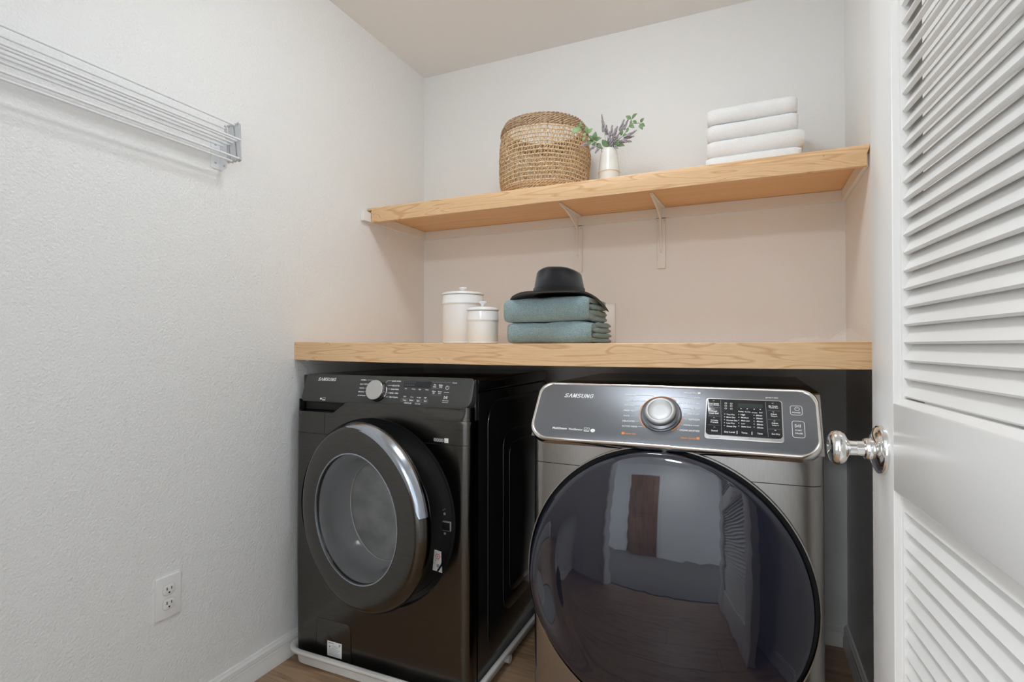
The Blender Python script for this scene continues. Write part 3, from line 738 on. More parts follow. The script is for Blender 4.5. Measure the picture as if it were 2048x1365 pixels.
# control panel
WT = Vector((0, 0.028, 0.089)).normalized(); WN = Vector((0, -WT.z, WT.y)); WP = Vector((0, 1.402, 0.890))
def wf(x, t, d=0.0): return WP + Vector((x, 0, 0)) + WT*t + WN*d
cons = rrect(-1.4185, -0.7535, -0.002, 0.0945, (0.014, 0.020, 0.016, 0.034), 8)
cp = obj('control_panel', MB().slab(cons, -0.028, 0.0, lambda a, b, d: wf(a, b, d), 0.0025), 'washer_console', ws, 30)
P = lambda a, b: wf(a, b, 0.0006)
tag(obj('logo', brand(MB(), -1.3614, -1.2815, 0.0704, 0.0115, P), 'print_white', cp, 0), kind='stuff')
mb = MB()
for s, a, b, t in WASHER_WHITE: put_text(mb, s, a, b, t, P)
for q in (((-1.1513, .0786), (-1.1274, .0785)), ((-1.1600, .0656), (-1.140, .0656)), ((-1.1566, .0508), (-1.1459, .0511)), ((-1.1525, .0384), (-1.1439, .0387)), ((-1.1437, .0263), (-1.137, .0266)),
          ((-1.0701, .0779), (-1.0533, .0781)), ((-1.0751, .071), (-1.0701, .0779)), ((-1.0648, .0627), (-1.05, .0632)), ((-1.0622, .051), (-1.0528, .0509)), ((-1.0611, .0381), (-1.0555, .0383)), ((-1.0646, .0251), (-1.0545, .0255)),
          ((-.8532, .0475), (-.8342, .0475)), ((-.8541, .0161), (-.8325, .016))):
    stroke(mb, *q[0], *q[1], 0.0008, P)
power_icon(mb, -0.8434, 0.0623, 0.0062, P); play_icon(mb, -0.8434, 0.0315, 0.0085, P)
# energy mark bottom left: leaf dot and framed square
poly(mb, [(-1.330+0.0045*math.cos(i*PI/5), 0.0085+0.003*math.sin(i*PI/5)) for i in range(10)], P)
outline(mb, [(-1.3225, .0065), (-1.3115, .0065), (-1.3115, .0135), (-1.3225, .0135)], 0.0008, P); rect(mb, -1.3240, -1.3105, 0.0035, 0.0055, P)
tag(obj('lettering', mb, 'print_white', cp, 0), kind='stuff')
mb = MB()
for q in (((-.9013, .0787), (-.8329, .0789)), ((-.899, .0584), (-.8596, .0587)), ((-.8983, .038), (-.859, .0384))): stroke(mb, *q[0], *q[1], 0.0006, P)
for i in range(4):
    x = -1.0046 + 0.0247*i + (0.002 if i > 1 else 0)
    outline(mb, rrect(x, x+0.0228, 0.0120, 0.0224, 0.002, 2), 0.0005, P)
tag(obj('button_outlines', mb, 'print_dim', cp, 0), kind='stuff')
mb = MB()
for x in (-.9996, -.9746, -.9493, -.9235):
    for t in (.0485, .0425, .0365): poly(mb, [(x+0.0011*math.cos(i*PI/3), t+0.0011*math.sin(i*PI/3)) for i in range(6)], P)
for x in (-.8790, -.8590):
    for t in (.0752, .0550): poly(mb, [(x+0.0010*math.cos(i*PI/3), t+0.0010*math.sin(i*PI/3)) for i in range(6)], P)
tag(obj('indicator_dots', mb, 'black_gap', cp, 0), kind='stuff')
ds = obj('display', MB().slab(rrect(-1.004, -.902, 0.0600, 0.0790, 0.001, 2), -0.001, 0.0008, lambda a, b, d: wf(a, b, d), 0.0003), 'display_glass', cp)
mb = MB(); P2 = lambda a, b: wf(a, b, 0.0012)
for i in range(5): outline(mb, rrect(-1.0005+i*0.0086, -0.9950+i*0.0086, 0.0725, 0.0768, 0.0006, 2), 0.0006, P2)
for i in range(5): rect(mb, -1.0005+i*0.0078, -0.9955+i*0.0078, 0.0650, 0.0672, P2)
tag(obj('display_icons', mb, 'print_dark', ds, 0), kind='stuff')
WK = (-1.0990, 0.0425)
def wk(x, y, h): return wf(WK[0]+x, WK[1]+y, h)
k = obj('program_knob', MB().lathe([(0, 0.0), (0.0352, 0.0), (0.0352, 0.0020), (0.0335, 0.0045), (0.0335, 0.0185), (0.0322, 0.0215), (0.0300, 0.0218), (0, 0.0218)], wk, 56), 'chrome', cp, 30)
tag(k, 'silver program dial')
obj('knob_cap', MB().lathe([(0, 0.0214), (0.0322, 0.0214), (0.0322, 0.0224), (0.0312, 0.0232), (0, 0.0236)], wk, 56), 'satin_metal', k, 30)
mb = MB()
for i in range(26):
    a = math.radians(-95 + i*8.5)
    c, s = math.cos(a), math.sin(a)
    mb.add([wk(0.0337*c-0.0009*s, 0.0337*s+0.0009*c, 0.004), wk(0.0337*c+0.0009*s, 0.0337*s-0.0009*c, 0.004), wk(0.0337*c+0.0009*s, 0.0337*s-0.0009*c, 0.018), wk(0.0337*c-0.0009*s, 0.0337*s+0.0009*c, 0.018)], [(0, 1, 2, 3)])
tag(obj('grip_ridges', mb, 'black_plastic', k, 0), kind='stuff')

# round recess, gasket and drum behind the door
def wo(x, y, h): return (RCX+x, WYF-0.004+h, RCZ+y)
obj('door_recess', MB().lathe([(RR+0.0015, 0.004), (RR-0.002, 0.0035), (RR-0.004, 0.020), (RR-0.020, 0.0215), (RR-0.022, 0.019), (RR-0.028, 0.019), (0.215, 0.024), (0.196, 0.030), (0.196, 0.06)], wo, 96), 'black_plastic', ws, 40)
obj('gasket', MB().lathe([(0.197, 0.030), (0.190, 0.016), (0.178, 0.014), (0.168, 0.026), (0.170, 0.050), (0.180, 0.062), (0.172, 0.080), (0.186, 0.110)], wo, 72), 'gasket', ws, 50)
dm = obj('drum', MB().lathe([(0.186, 0.105), (0.240, 0.112), (0.245, 0.130), (0.245, 0.520), (0.225, 0.545), (0.06, 0.555), (0, 0.540)], wo, 72), 'drum_steel', ws, 40)
mb = MB()
for j in range(9):
    for i in range(40):
        a = 2*PI*(i+0.5*(j % 2))/40; h = 0.16 + j*0.042
        if (i % 13) < 2: continue
        c, s = math.cos(a), math.sin(a); r = 0.2435
        q = 0.0045
        mb.add([wo((r)*c-q*s, (r)*s+q*c, h-q), wo(r*c+q*s, r*s-q*c, h-q), wo(r*c+q*s, r*s-q*c, h+q), wo(r*c-q*s, r*s+q*c, h+q)], [(0, 1, 2, 3)])
tag(obj('perforation', mb, 'black_gap', dm, 0), kind='stuff')
for i in range(3):
    a = math.radians(-70 + 120*i)
    obj('paddle', MB().lathe([(0, 0.14), (0.028, 0.16), (0.030, 0.33), (0.026, 0.49), (0, 0.51)], lambda x, y, h, a=a: wo(0.232*math.cos(a)+x, 0.232*math.sin(a)+y, h), 14), 'gasket', dm, 40)
# latch plate on the recess
lt = obj('latch', MB().slab(rrect(-0.853, -0.823, 0.516, 0.546, 0.003), WYF+0.016, WYF+0.0125, lambda a, b, d: (a, d, b), 0.001), 'satin_metal', ws)
obj('latch_slot', MB().box(-0.853, -0.827, WYF+0.0120, WYF+0.0128, 0.5185, 0.542), 'black_gap', lt)
for (x, z, r) in ((-0.847, 0.5665, 0.0042), (-0.846, 0.507, 0.0042), (-0.8515, 0.578, 0.0016), (-0.846, 0.581, 0.0016)):
    obj('screw', MB().lathe([(0, 0), (r, 0), (r*0.7, 0.0018), (0, 0.0022)], lambda a, b, h, x=x, z=z: (x+a, WYF+0.0155-h, z+b), 14), 'satin_metal', ws)
st = obj('safety_sticker', MB().slab([(-0.8895, 0.3900), (-0.8560, 0.3860), (-0.8590, 0.4500), (-0.8830, 0.4520)], WYF+0.0178, WYF+0.0150, lambda a, b, d: (a, d, b), 0.0003), 'paper', ws)
tag(st, 'white warning sticker')
P3 = lambda a, b: (a, WYF+0.0146, b)
mb = MB(); ring_sector(mb, -0.871, 0.434, 0.006, 0.008, 0, 360, P3, 20)
for i in range(6): stroke(mb, -0.871+0.009*math.cos(i), 0.434+0.009*math.sin(i), -0.871+0.0125*math.cos(i), 0.434+0.0125*math.sin(i), 0.0016, P3)
tag(obj('warning_mark', mb, 'print_red', st, 0), kind='stuff')
mb = MB(); poly(mb, [(-0.870+0.005*math.cos(i*PI/4), 0.406+0.006*math.sin(i*PI/4)) for i in range(8)], P3); rect(mb, -0.880, -0.876, 0.419, 0.422, P3); ring_sector(mb, -0.8835, 0.4125, 0.0014, 0.0024, 0, 360, P3, 12); poly(mb, [(-0.871+0.003*math.cos(i*PI/4), 0.434+0.003*math.sin(i*PI/4)) for i in range(8)], P3)
tag(obj('warning_figure', mb, 'print_dim', st, 0), kind='stuff')

# door, swung 12.5 degrees open on its left hinge
AL = math.radians(12.5); CD = Vector((-1.092, 1.287, 0.556)); DE = Vector((math.cos(AL), -math.sin(AL), 0)); DNv = Vector((-math.sin(AL), -math.cos(AL), 0))
def wd(x, y, h): return CD + DE*x + Vector((0, 0, y)) + DNv*h
dor = obj('door', MB().lathe([(0.193, -0.030), (0.192, -0.006), (0.1945, -0.0008), (0.2000, 0.0), (0.262, -0.001), (0.2705, -0.0035), (0.2770, -0.010), (0.2845, -0.026), (0.2860, -0.034), (0.2820, -0.047), (0.268, -0.054), (0.205, -0.056), (0.197, -0.050), (0.193, -0.030)], wd, 110), 'black_steel', ws, 40)
tag(dor, 'round dark washer door with clear bowl window, ajar')
def trim_pt(u, v):
    a = math.radians(10 + 92*u)
    w = math.sin(PI*min(1.0, u*1.02))**0.55
    prof = [(0.2635+0.014*(1-w), 0.0002-0.009*(1-w)), (0.2715+0.008*(1-w), -0.0022-0.010*(1-w)), (0.2788+0.003*(1-w), -0.0090-0.008*(1-w)), (0.2868, -0.0255), (0.2876, -0.034)]
    k = v*4; i = min(int(k), 3); t = k-i
    r = prof[i][0]*(1-t) + prof[i+1][0]*t; h = prof[i][1]*(1-t) + prof[i+1][1]*t
    return wd(r*math.cos(a), r*math.sin(a), h)
obj('handle_trim', MB().grid(trim_pt, 50, 12), 'blue_steel', dor, 50)
obj('window_ring', MB().lathe([(0.1925, -0.004), (0.1928, 0.0006), (0.1950, 0.0012), (0.1968, 0.0004), (0.1970, -0.002)], wd, 90), 'blue_steel', dor, 50)
obj('window_pane', MB().lathe([(0.1925, -0.0075), (0.150, -0.0055), (0.0, -0.0040)], wd, 80), 'window_glass', dor, 40)
obj('glass_bowl', MB().lathe([(0.1915, -0.012), (0.180, -0.020), (0.169, -0.055), (0.163, -0.100), (0.156, -0.112)], wd, 80), 'bowl_grey', dor, 50)
obj('bowl_end', MB().lathe([(0.156, -0.112), (0.12, -0.120), (0.06, -0.125), (0, -0.126)], wd, 80), 'bowl_end', dor, 50)
obj('bowl_rim', MB().lathe([(0.1555, -0.109), (0.158, -0.1075), (0.1605, -0.109), (0.158, -0.1105), (0.1555, -0.109)], wd, 80), 'satin_metal', dor, 50)
obj('hinge', MB().box(-1.392, -1.362, 1.390, 1.402, 0.500, 0.600, 0.003), 'black_plastic', ws)

# lower service flap and stickers
fc = obj('filter_cover', MB().slab(rrect(-1.333, -1.190, 0.032, 0.165, (0.018, 0.003, 0.002, 0.002)), WYF+0.004, WYF-0.0035, lambda a, b, d: (a, d, b), 0.0008), 'black_steel', ws)
obj('filter_gap', MB().slab(rrect(-1.3350, -1.188, 0.031, 0.167, (0.019, 0.004, 0.002, 0.002)), WYF+0.004, WYF-0.0025, lambda a, b, d: (a, d, b), 0.0003), 'black_gap', fc)
lb = obj('rating_label', MB().slab([(-1.287, 0.0475), (-1.226, 0.0475), (-1.226, 0.0965), (-1.287, 0.0965)], WYF-0.003, WYF-0.0041, lambda a, b, d: (a, d, b), 0.0002), 'paper', fc)
mb = MB(); P4 = lambda a, b: (a, WYF-0.0044, b)
rect(mb, -1.282, -1.258, 0.0895, 0.0925, P4); rect(mb, -1.238, -1.231, 0.086, 0.0935, P4)
for i in range(8): stroke(mb, -1.282 if i > 2 else -1.268, 0.084-i*0.0042, -1.234 - 0.006*(i % 3), 0.084-i*0.0042, 0.0014, P4)
poly(mb, [(-1.276+0.004*math.cos(i*PI/4), 0.079+0.004*math.sin(i*PI/4)) for i in range(8)], P4)
tag(obj('label_print', mb, 'print_dim', lb, 0), kind='stuff')
yl = wy(-0.85, 0.79)
tg = obj('feature_sticker', MB().slab(rrect(-0.876, -0.823, 0.7855, 0.8005, 0.001, 2), yl+0.001, yl-0.0006, lambda a, b, d: (a, d, b), 0.0002), 'display_glass', ws)
obj('white_square', MB().slab([(-0.8375, 0.7860), (-0.8235, 0.7860), (-0.8235, 0.8000), (-0.8375, 0.8000)], yl-0.0005, yl-0.0009, lambda a, b, d: (a, d, b), 0.0001), 'paper', tg)
mb = MB(); P5 = lambda a, b: (a, yl-0.0010, b)
for i in range(4):
    x = -0.8735 + i*0.0088
    outline(mb, rrect(x, x+0.0062, 0.7890, 0.7970, 0.0015, 2), 0.0009, P5)
    stroke(mb, x+0.0012, 0.7930, x+0.005, 0.7930, 0.0009, P5)
tag(obj('sticker_icons', mb, 'print_white', tg, 0), kind='stuff')

# ================================================================ DRYER
DX0, DX1, DYF, DYS, DYB = -0.534, 0.152, 1.324, 1.395, 2.085
dxc = (DX0+DX1)/2
dy_ = thing('clothes_dryer', 'dark grey clothes dryer with a large round blue-black door and chrome-framed console', 'dryer', (dxc, 1.70, 0.001))
QX, QZ, QR = -0.197, 0.497, 0.338
def dyf(x, z): return DYF + 0.010*((x-dxc)/0.343)**2 + 0.006*((z-0.45)/0.42)**2 + edge_round(min(x-DX0, DX1-x), 0.034)
obj('front_panel', hole_plate(DX0, DX1, 0.030, 0.846, QX, QZ, QR, dyf, DYS-0.0005, 0.02), 'grey_steel', dy_, 40)
for (a, b) in ((DX0+0.003, QX-math.sqrt(QR**2-(0.770-QZ)**2)-0.001), (QX+math.sqrt(QR**2-(0.770-QZ)**2)+0.001, DX1-0.003)):
    obj('seam', MB().grid(lambda u, v, a=a, b=b: (a+(b-a)*u, dyf(a+(b-a)*u, 0.770)-0.0004, 0.7690+0.0016*v), 24, 1), 'black_gap', dy_)
obj('cabinet', MB().box(DX0, DX1, DYS, DYB, 0.030, 0.930, 0.004, 2), 'black_enamel', dy_)
obj('top_panel', MB().box(DX0, DX1, 1.43, DYB, 0.931, 0.970, 0.006, 3), 'black_enamel', dy_)
obj('console_housing', MB().prism([(1.334, 0.838), (1.419, 0.9645), (1.426, 0.968), (1.4295, 0.968), (1.4295, 0.838)], DX0+0.0015, DX1-0.0015, lambda a, b, d: (d, a, b)), 'grey_steel', dy_, 40)
for x in (DX0+0.06, DX1-0.06):
    for y in (DYS+0.05, DYB-0.06):
        obj('foot', MB().lathe([(0, 0.0), (0.020, 0.0), (0.022, 0.003), (0.022, 0.010), (0.008, 0.013), (0.008, 0.032), (0, 0.032)], lambda a, b, h, x=x, y=y: (x+a, y+b, 0.0005+h), 20), 'black_plastic', dy_)
# console
TT = Vector((0, 0.103, 0.134)).normalized(); TN = Vector((0, -TT.z, TT.y)); TP = Vector((0, 1.312, 0.838))
def df(x, t, d=0.0): return TP + Vector((x, 0, 0)) + TT*t + TN*d
ol = rrect(-0.5325, 0.1440, -0.001, 0.1725, (0.036, 0.034, 0.048, 0.040), 10)
cp = obj('control_panel', MB().slab(ol, -0.026, 0.0, lambda a, b, d: df(a, b, d), 0.002), 'dryer_console', dy_, 30)
def frame_loop(ins, d):
    return [df(a, b, d) for a, b in rrect(-0.5345+ins, 0.1460-ins, -0.003+ins, 0.1745-ins, (0.036, 0.034, 0.048, 0.040), 10)]
loops = [frame_loop(0.0, -0.022), frame_loop(-0.0004, -0.004), frame_loop(0.0012, 0.0016), frame_loop(0.0040, 0.0030), frame_loop(0.0066, 0.0022), frame_loop(0.0082, -0.0006)]
n = len(loops[0]); vs = []; fs = []
for l in loops: vs += l
for k in range(len(loops)-1):
    for i in range(n): fs.append((k*n+i, k*n+(i+1) % n, (k+1)*n+(i+1) % n, (k+1)*n+i))
obj('chrome_frame', MB().add(vs, fs), 'chrome', cp, 50)
P = lambda a, b: df(a, b, 0.0005)
P2 = lambda a, b: df(a, b, 0.0022)
tag(obj('logo', brand(MB(), -0.4582, -0.3767, 0.1262, 0.0125, P), 'print_white', cp, 0), kind='stuff')
mw = MB(); mp_ = MB()
for s, a, b, t in DRYER_WHITE:
    inbox = -0.095 < a < 0.07 and t < 0.139
    put_text(mp_ if inbox else mw, s, a, b, t, P2 if inbox else P)
for q in (((-.2656, .1409), (-.229, .1425)), ((-.229, .1425), (-.2204, .1398)), ((-.2541, .1246), (-.2398, .1253)), ((-.2639, .1095), (-.2520, .1103)), ((-.2573, .0944), (-.2545, .0947)), ((-.2722, .0785), (-.2545, .0797)), ((-.2598, .0638), (-.2500, .0646)), ((-.2506, .0498), (-.240, .0499)),
          ((-.1807, .1359), (-.1781, .1403)), ((-.1781, .1403), (-.1483, .1399)), ((-.160, .1232), (-.1422, .1235)), ((-.1508, .1089), (-.1368, .1086)), ((-.1460, .0935), (-.1404, .0936)), ((-.1440, .0782), (-.135, .0778)), ((-.1500, .0629), (-.1479, .0631)), ((-.157, .0484), (-.1546, .0484))):
    stroke(mw, *q[0], *q[1], 0.0008, P)
ring_sector(mw, -.1993, .0877, .0512, .0532, -3, 38, P)
outline(mw, rrect(0.0870, 0.1110, 0.1036, 0.1280, 0.005, 4), 0.0010, P); outline(mw, rrect(0.0890, 0.1135, 0.0461, 0.0878, 0.005, 4), 0.0010, P)
power_icon(mw, 0.1010, 0.1200, 0.0052, P); play_icon(mw, 0.1010, 0.0755, 0.0078, P)
rect(mw, -0.1158, -0.1094, 0.1511, 0.1564, P)
outline(mw, [(-.3860, .0268), (-.3728, .0268), (-.3728, .0372), (-.3860, .0372)], 0.0009, P); rect(mw, -.3860, -.3728, .0268, .0292, P); stroke(mw, -.3835, .0325, -.3755, .0345, 0.0016, P)
poly(mw, [(-.3633+0.0062*math.cos(i*PI/6), .0305+0.0052*math.sin(i*PI/6)) for i in range(12)], P)
tag(obj('lettering', mw, 'print_white', cp, 0), kind='stuff')
mo = MB()
for s, a, b, t in DRYER_ORANGE: put_text(mo, s, a, b, t, P)
rect(mo, -0.2895, -0.2822, 0.0255, 0.0318, P); rect(mo, -0.1130, -0.1058, 0.0247, 0.0309, P)
ring_sector(mo, -.1993, .0877, .0512, .0532, 50, 230, P, 60); ring_sector(mo, -.1993, .0877, .0512, .0532, -57, -9, P)
tag(obj('orange_lettering', mo, 'print_orange', cp, 0), kind='stuff')
bx = obj('display_frame', MB().slab(rrect(-0.0955, 0.0715, 0.0295, 0.1405, (0.007, 0.007, 0.007, 0.007), 5), -0.001, 0.0010, lambda a, b, d: df(a, b, d), 0.0006), 'satin_metal', cp)
dg_ = obj('display', MB().slab(rrect(-0.0932, 0.0692, 0.0392, 0.1383, (0.006, 0.006, 0.009, 0.009), 5), 0.0002, 0.0018, lambda a, b, d: df(a, b, d), 0.0005), 'display_glass', bx)
obj('lcd_screen', MB().slab([(-0.0235, 0.1165), (0.0295, 0.1165), (0.0295, 0.1278), (-0.0235, 0.1278)], 0.0010, 0.0020, lambda a, b, d: df(a, b, d), 0.0002), 'lcd', dg_)
for x in (-0.0250, 0.0065): rect(mp_, x-0.0008, x+0.0008, 0.0448, 0.0532, P2)
for (x, t) in ((-.0779, .1325), (-.0769, .1088), (-.0758, .0847), (-.0743, .0597), (.0509, .1316), (.052, .1083), (.0533, .0843), (.0546, .0602)): rect(mp_, x-0.0018, x+0.0018, t-0.0005, t+0.0005, P2)
for (x, t0) in ((-.0524, .0966), (-.0214, .0972), (.0111, .0968)):
    for i in range(5): poly(mp_, [(x+0.0010*math.cos(j*PI/3), t0-0.0078*i+0.0012*math.sin(j*PI/3)) for j in range(6)], P2)
for (x, t) in ((-.0505, .1265), (-.0385, .1262), (-.0505, .1195), (-.0385, .1195), (-.0503, .1120), (-.0380, .1120)): outline(mp_, rrect(x-0.0022, x+0.0022, t-0.0018, t+0.0018, 0.0008, 2), 0.0007, P2)
for x in (-.0165, -.0028, .0120, .0248): poly(mp_, [(x-0.0014, .1118), (x+0.0016, .1132), (x-0.0014, .1148)], P2)
stroke(mp_, .0562, .0958, .0580, .0978, .0008, P2); stroke(mp_, .0580, .0978, .0598, .0958, .0008, P2); stroke(mp_, .0587, .0738, .0605, .0718, .0008, P2); stroke(mp_, .0605, .0718, .0623, .0738, .0008, P2)
tag(obj('display_lettering', mp_, 'print_white', dg_, 0), kind='stuff')
md = MB()
for q in (((-.062, .135), (-.0584, .0400)), ((.0357, .1348), (.0399, .0420))): stroke(md, *q[0], *q[1], 0.0006, P2)
for t in (.1130, .0895, .0650): stroke(md, -.089, t, -.063, t, 0.0004, P2); stroke(md, .040, t-0.002, .066, t-0.002, 0.0004, P2)
tag(obj('display_dividers', md, 'print_dim', dg_, 0), kind='stuff')
mk_ = MB()
for s, a, b, t in DRYER_STRIP: put_text(mk_, s, a, b, t+0.0012, lambda a, b: df(a, b, 0.0014))
tag(obj('strip_lettering', mk_, 'print_dim', bx, 0), kind='stuff')
def dk_(x, y, h): return df(-0.1993+x, 0.0877+y, h)
k = obj('program_knob', MB().lathe([(0, 0), (0.0495, 0.0), (0.0490, 0.0035), (0.0462, 0.0055), (0.0430, 0.0048), (0.0400, 0.0060), (0.0372, 0.0072), (0.0360, 0.0125), (0, 0.0125)], dk_, 64), 'dryer_console', cp, 30)
tag(k, 'silver program dial ringed by an orange arc')
obj('knob_cap', MB().lathe([(0.0345, 0.0105), (0.0372, 0.0135), (0.0378, 0.0180), (0.0365, 0.0212), (0.0325, 0.0226), (0.0292, 0.0228), (0.0280, 0.0218), (0.0270, 0.0212), (0.015, 0.0205), (0, 0.0202)], dk_, 64), 'dial_metal', k, 50)
# door: black gap, dark domed glass with a scooped grip on its left rim
def dd(x, y, h): return (QX+x, DYF-0.001-h, QZ+y)
obj('door_gap', MB().lathe([(QR+0.001, -0.004), (QR-0.001, -0.016), (0.30, -0.018), (0.0, -0.018)], dd, 96), 'black_gap', dy_, 40)
obj('door_trim', MB().lathe([(QR-0.0030, -0.002), (QR-0.0018, 0.0025), (QR+0.0010, 0.0025), (QR+0.0014, -0.002)], dd, 96), 'grey_steel', dy_, 50)
def dome(u, v):
    a = 2*PI*u; r = 0.326*(1 - v)
    prof = [(0.326, -0.010), (0.3265, 0.006), (0.3235, 0.013), (0.3165, 0.0185)] + [(q, 0.0185 + (0.3165**2 - q*q)/1.85) for q in (0.300, 0.28, 0.25, 0.22, 0.19, 0.16, 0.13, 0.10, 0.07, 0.04, 0.0)]
    k = v*(len(prof)-1); i = min(int(k), len(prof)-2); t = k - i
    r = prof[i][0] + (prof[i+1][0]-prof[i][0])*t; h = prof[i][1] + (prof[i+1][1]-prof[i][1])*t
    da = (a - math.radians(186) + PI) % (2*PI) - PI
    g = math.exp(-(da/0.50)**2)
    h += g*(0.016*math.exp(-((r-0.312)/0.016)**2) - 0.016*math.exp(-((r-0.262)/0.026)**2))*(1 if h > 0 else 0)
    r += 0.006*g*math.exp(-((r-0.322)/0.02)**2)
    return dd(r*math.cos(a), r*math.sin(a), h)
mb = MB()
NV = 48
mb.grid(lambda u, v: dome(u, v*0.985), 160, NV, wrapu=True)
mb.f.append(tuple(len(mb.v)-160+i for i in range(160)))
dor = obj('door', mb, 'dark_glass', dy_, 60)
tag(dor, 'big round blue-black glass dryer door')


# ================================================================ CANISTERS on the counter
def canister(name, label, cx, cy, R, H, lidh):
    z0 = zc(cx) + 0.0006
    t = thing(name, label, 'canister', (cx, cy, z0), 'white ceramic canisters')
    f = lambda x, y, h: (cx+x, cy+y, z0+h)
    zb = H
    obj('body', MB().lathe([(0, 0), (R*0.92, 0), (R*0.985, 0.002), (R*0.985, 0.0035), (R*0.955, 0.005), (R*0.955, 0.007), (R*0.97, 0.010), (R*0.97, zb-0.038), (R*0.975, zb-0.034), (R*1.0, zb-0.032), (R*1.01, zb-0.029), (R*1.0, zb-0.026), (R*0.985, zb-0.024), (R*0.985, zb-0.003), (R*0.97, zb), (R*0.90, zb), (R*0.89, zb-0.02), (R*0.89, 0.008), (0, 0.006)], f, 64), 'ceramic', t, 40)
    ld = obj('lid', MB().lathe([(0, zb+0.0005), (R*0.86, zb+0.0005), (R*0.96, zb+0.0012), (R*1.01, zb+0.0025), (R*1.02, zb+0.0050), (R*1.0, zb+0.0085), (R*0.90, zb+0.0115), (R*0.6, zb+0.015), (R*0.3, zb+0.0165), (0, zb+0.017)], f, 64), 'ceramic', t, 50)
    k = R*0.0 + 0.0105*(R/0.078)**0.35
    zk = zb + 0.0163
    obj('lid_knob', MB().lathe([(k*0.85, zk-0.001), (k*0.70, zk+0.003), (k*0.75, zk+lidh*0.4), (k*1.25, zk+lidh*0.62), (k*1.55, zk+lidh*0.80), (k*1.45, zk+lidh*0.95), (k*0.9, zk+lidh*1.03), (0, zk+lidh*1.05)], f, 40), 'ceramic', ld, 50)
canister('storage_canister', 'taller white ceramic canister with lid, left of the teal towels', -0.968, 1.74, 0.0775, 0.176, 0.015)
canister('storage_canister', 'smaller white ceramic canister with lid, in front of the taller one', -0.8235, 1.62, 0.0540, 0.1085, 0.018)

# ================================================================ FOLDED TOWELS
def stadium(y0, y1, z0, z1, th, n=10):
    """closed outline of a sheet folded once around a rounded front edge (a lying U)"""
    h = (z1-z0)/2; zm = (z0+z1)/2
    out = [(y1, z0)]
    fx = y0 + h*0.72
    for i in range(n+1):
        a = -PI/2 - PI*i/n
        out.append((fx + h*0.72*math.cos(a), zm + h*math.sin(a)))
    out.append((y1, z1)); out.append((y1, z1-th))
    hi = h-th
    if hi > 0.001:
        for i in range(n+1):
            a = PI/2 + PI*i/n
            out.append((fx + max(hi*0.75, 0.002)*math.cos(a), zm + hi*math.sin(a)))
    else:
        out.append((fx, zm))
    out.append((y1, z0+th))
    return out

def folded(name, label, cat, grp, x0, x1, y0, y1, z0, z1, material, seed, soft=0.004, skew=0.0, tilt=0.0, layers=2, wedge=0.0, edge_rolls=0):
    rnd = random.Random(seed)
    H = z1 - z0; th = H/(2*layers) * 0.93
    t = thing(name, label, cat, ((x0+x1)/2, (y0+y1)/2, z0), grp)
    NX = 30
    for L_ in range(layers):
        ins = L_*H/(2*layers)
        pr = stadium(y0 + L_*H/(2*layers)*1.2, y1 - 0.004*L_, z0+ins+0.0002, z1-ins-0.0002, th)
        k = len(pr); vs = []; fs = []
        e0, e1 = rnd.uniform(-0.004, 0.004), rnd.uniform(-0.006, 0.003) - (0.006 if L_ else 0)
        for i in range(NX+1):
            u = i/NX
            x = (x0+e0)*(1-u) + (x1+e1)*u
            for j, (y, z) in enumerate(pr):
                w = noise.noise(Vector((x*9+seed, y*9, z*14+L_*3)))*soft
                w2 = noise.noise(Vector((x*24+seed*3, y*24, z*30)))*soft*0.35
                e = 4*u*(1-u)
                rim = math.sin(PI/2*min(1.0, min(u, 1-u)*NX/2.6))
                zz = z + (w+w2)*(0.35 if z < z0+0.3*H else 0.9) + tilt*(u-0.5) - wedge*(0.5 - min(0.5, abs((z-z0)/H-0.5)))*0
                yy = y + (w - w2)*1.1 + skew*(u-0.5)
                zm = (z0+z1)/2
                zz = zm + (zz-zm)*(0.84 + 0.16*rim); yy += (1-rim)*0.010*max(0.0, 1-(y-y0)/0.06)
                vs.append((x, yy, max(zz, z0+0.0002)))
        for i in range(NX):
            for j in range(k): fs.append((i*k+j, i*k+(j+1) % k, (i+1)*k+(j+1) % k, (i+1)*k+j))
        fs.append(tuple(range(k))); fs.append(tuple(NX*k+j for j in range(k-1, -1, -1)))
        obj('outer_fold' if L_ == 0 else 'inner_fold', MB().add(vs, fs), material, t, 60)
    if edge_rolls:                                   # plump folded hems at the right-hand end
        for L_ in range(edge_rolls):
            zc_ = z0 + H*(L_+0.5)/(2*layers); r = H/(4*layers)*0.98
            ya = y0 + (0.055 if L_ in (0, 2*layers-1) else 0.030); P_ = []; R_ = []
            for i in range(15):
                u = i/14; y = ya + (y1-0.008-ya)*u
                P_.append((x1 - 0.004 + 0.010*u + 0.0035*noise.noise(Vector((y*26, seed+L_*2.7, 1))), y, min(z1-r*0.9, max(z0+r, zc_ + 0.0025*noise.noise(Vector((y*22, L_*5.1, seed)))))))
                R_.append(r*(0.35+0.65*min(1, 4*min(u, 1-u)+0.15))*(1+0.12*noise.noise(Vector((y*40, L_, seed+4)))))
            obj('hem_roll', MB().tube(P_, R_, 12), material, t, 60)
    return t

ZT = zc(-0.55) + 0.0006
folded('bath_towel', 'thick teal towel folded, on the counter, lower of the pair', 'towel', 'teal towels under the hat', -0.702, -0.428, 1.545, 1.775, ZT, ZT+0.0665, 'teal_terry', 3, 0.008, 0.0, 0.0, edge_rolls=4)
folded('bath_towel', 'thick teal towel folded, upper of the pair, right under the black hat', 'towel', 'teal towels under the hat', -0.712, -0.440, 1.540, 1.765, ZT+0.0670, ZT+0.1440, 'teal_terry', 8, 0.008, 0.0, 0.004, edge_rolls=3)

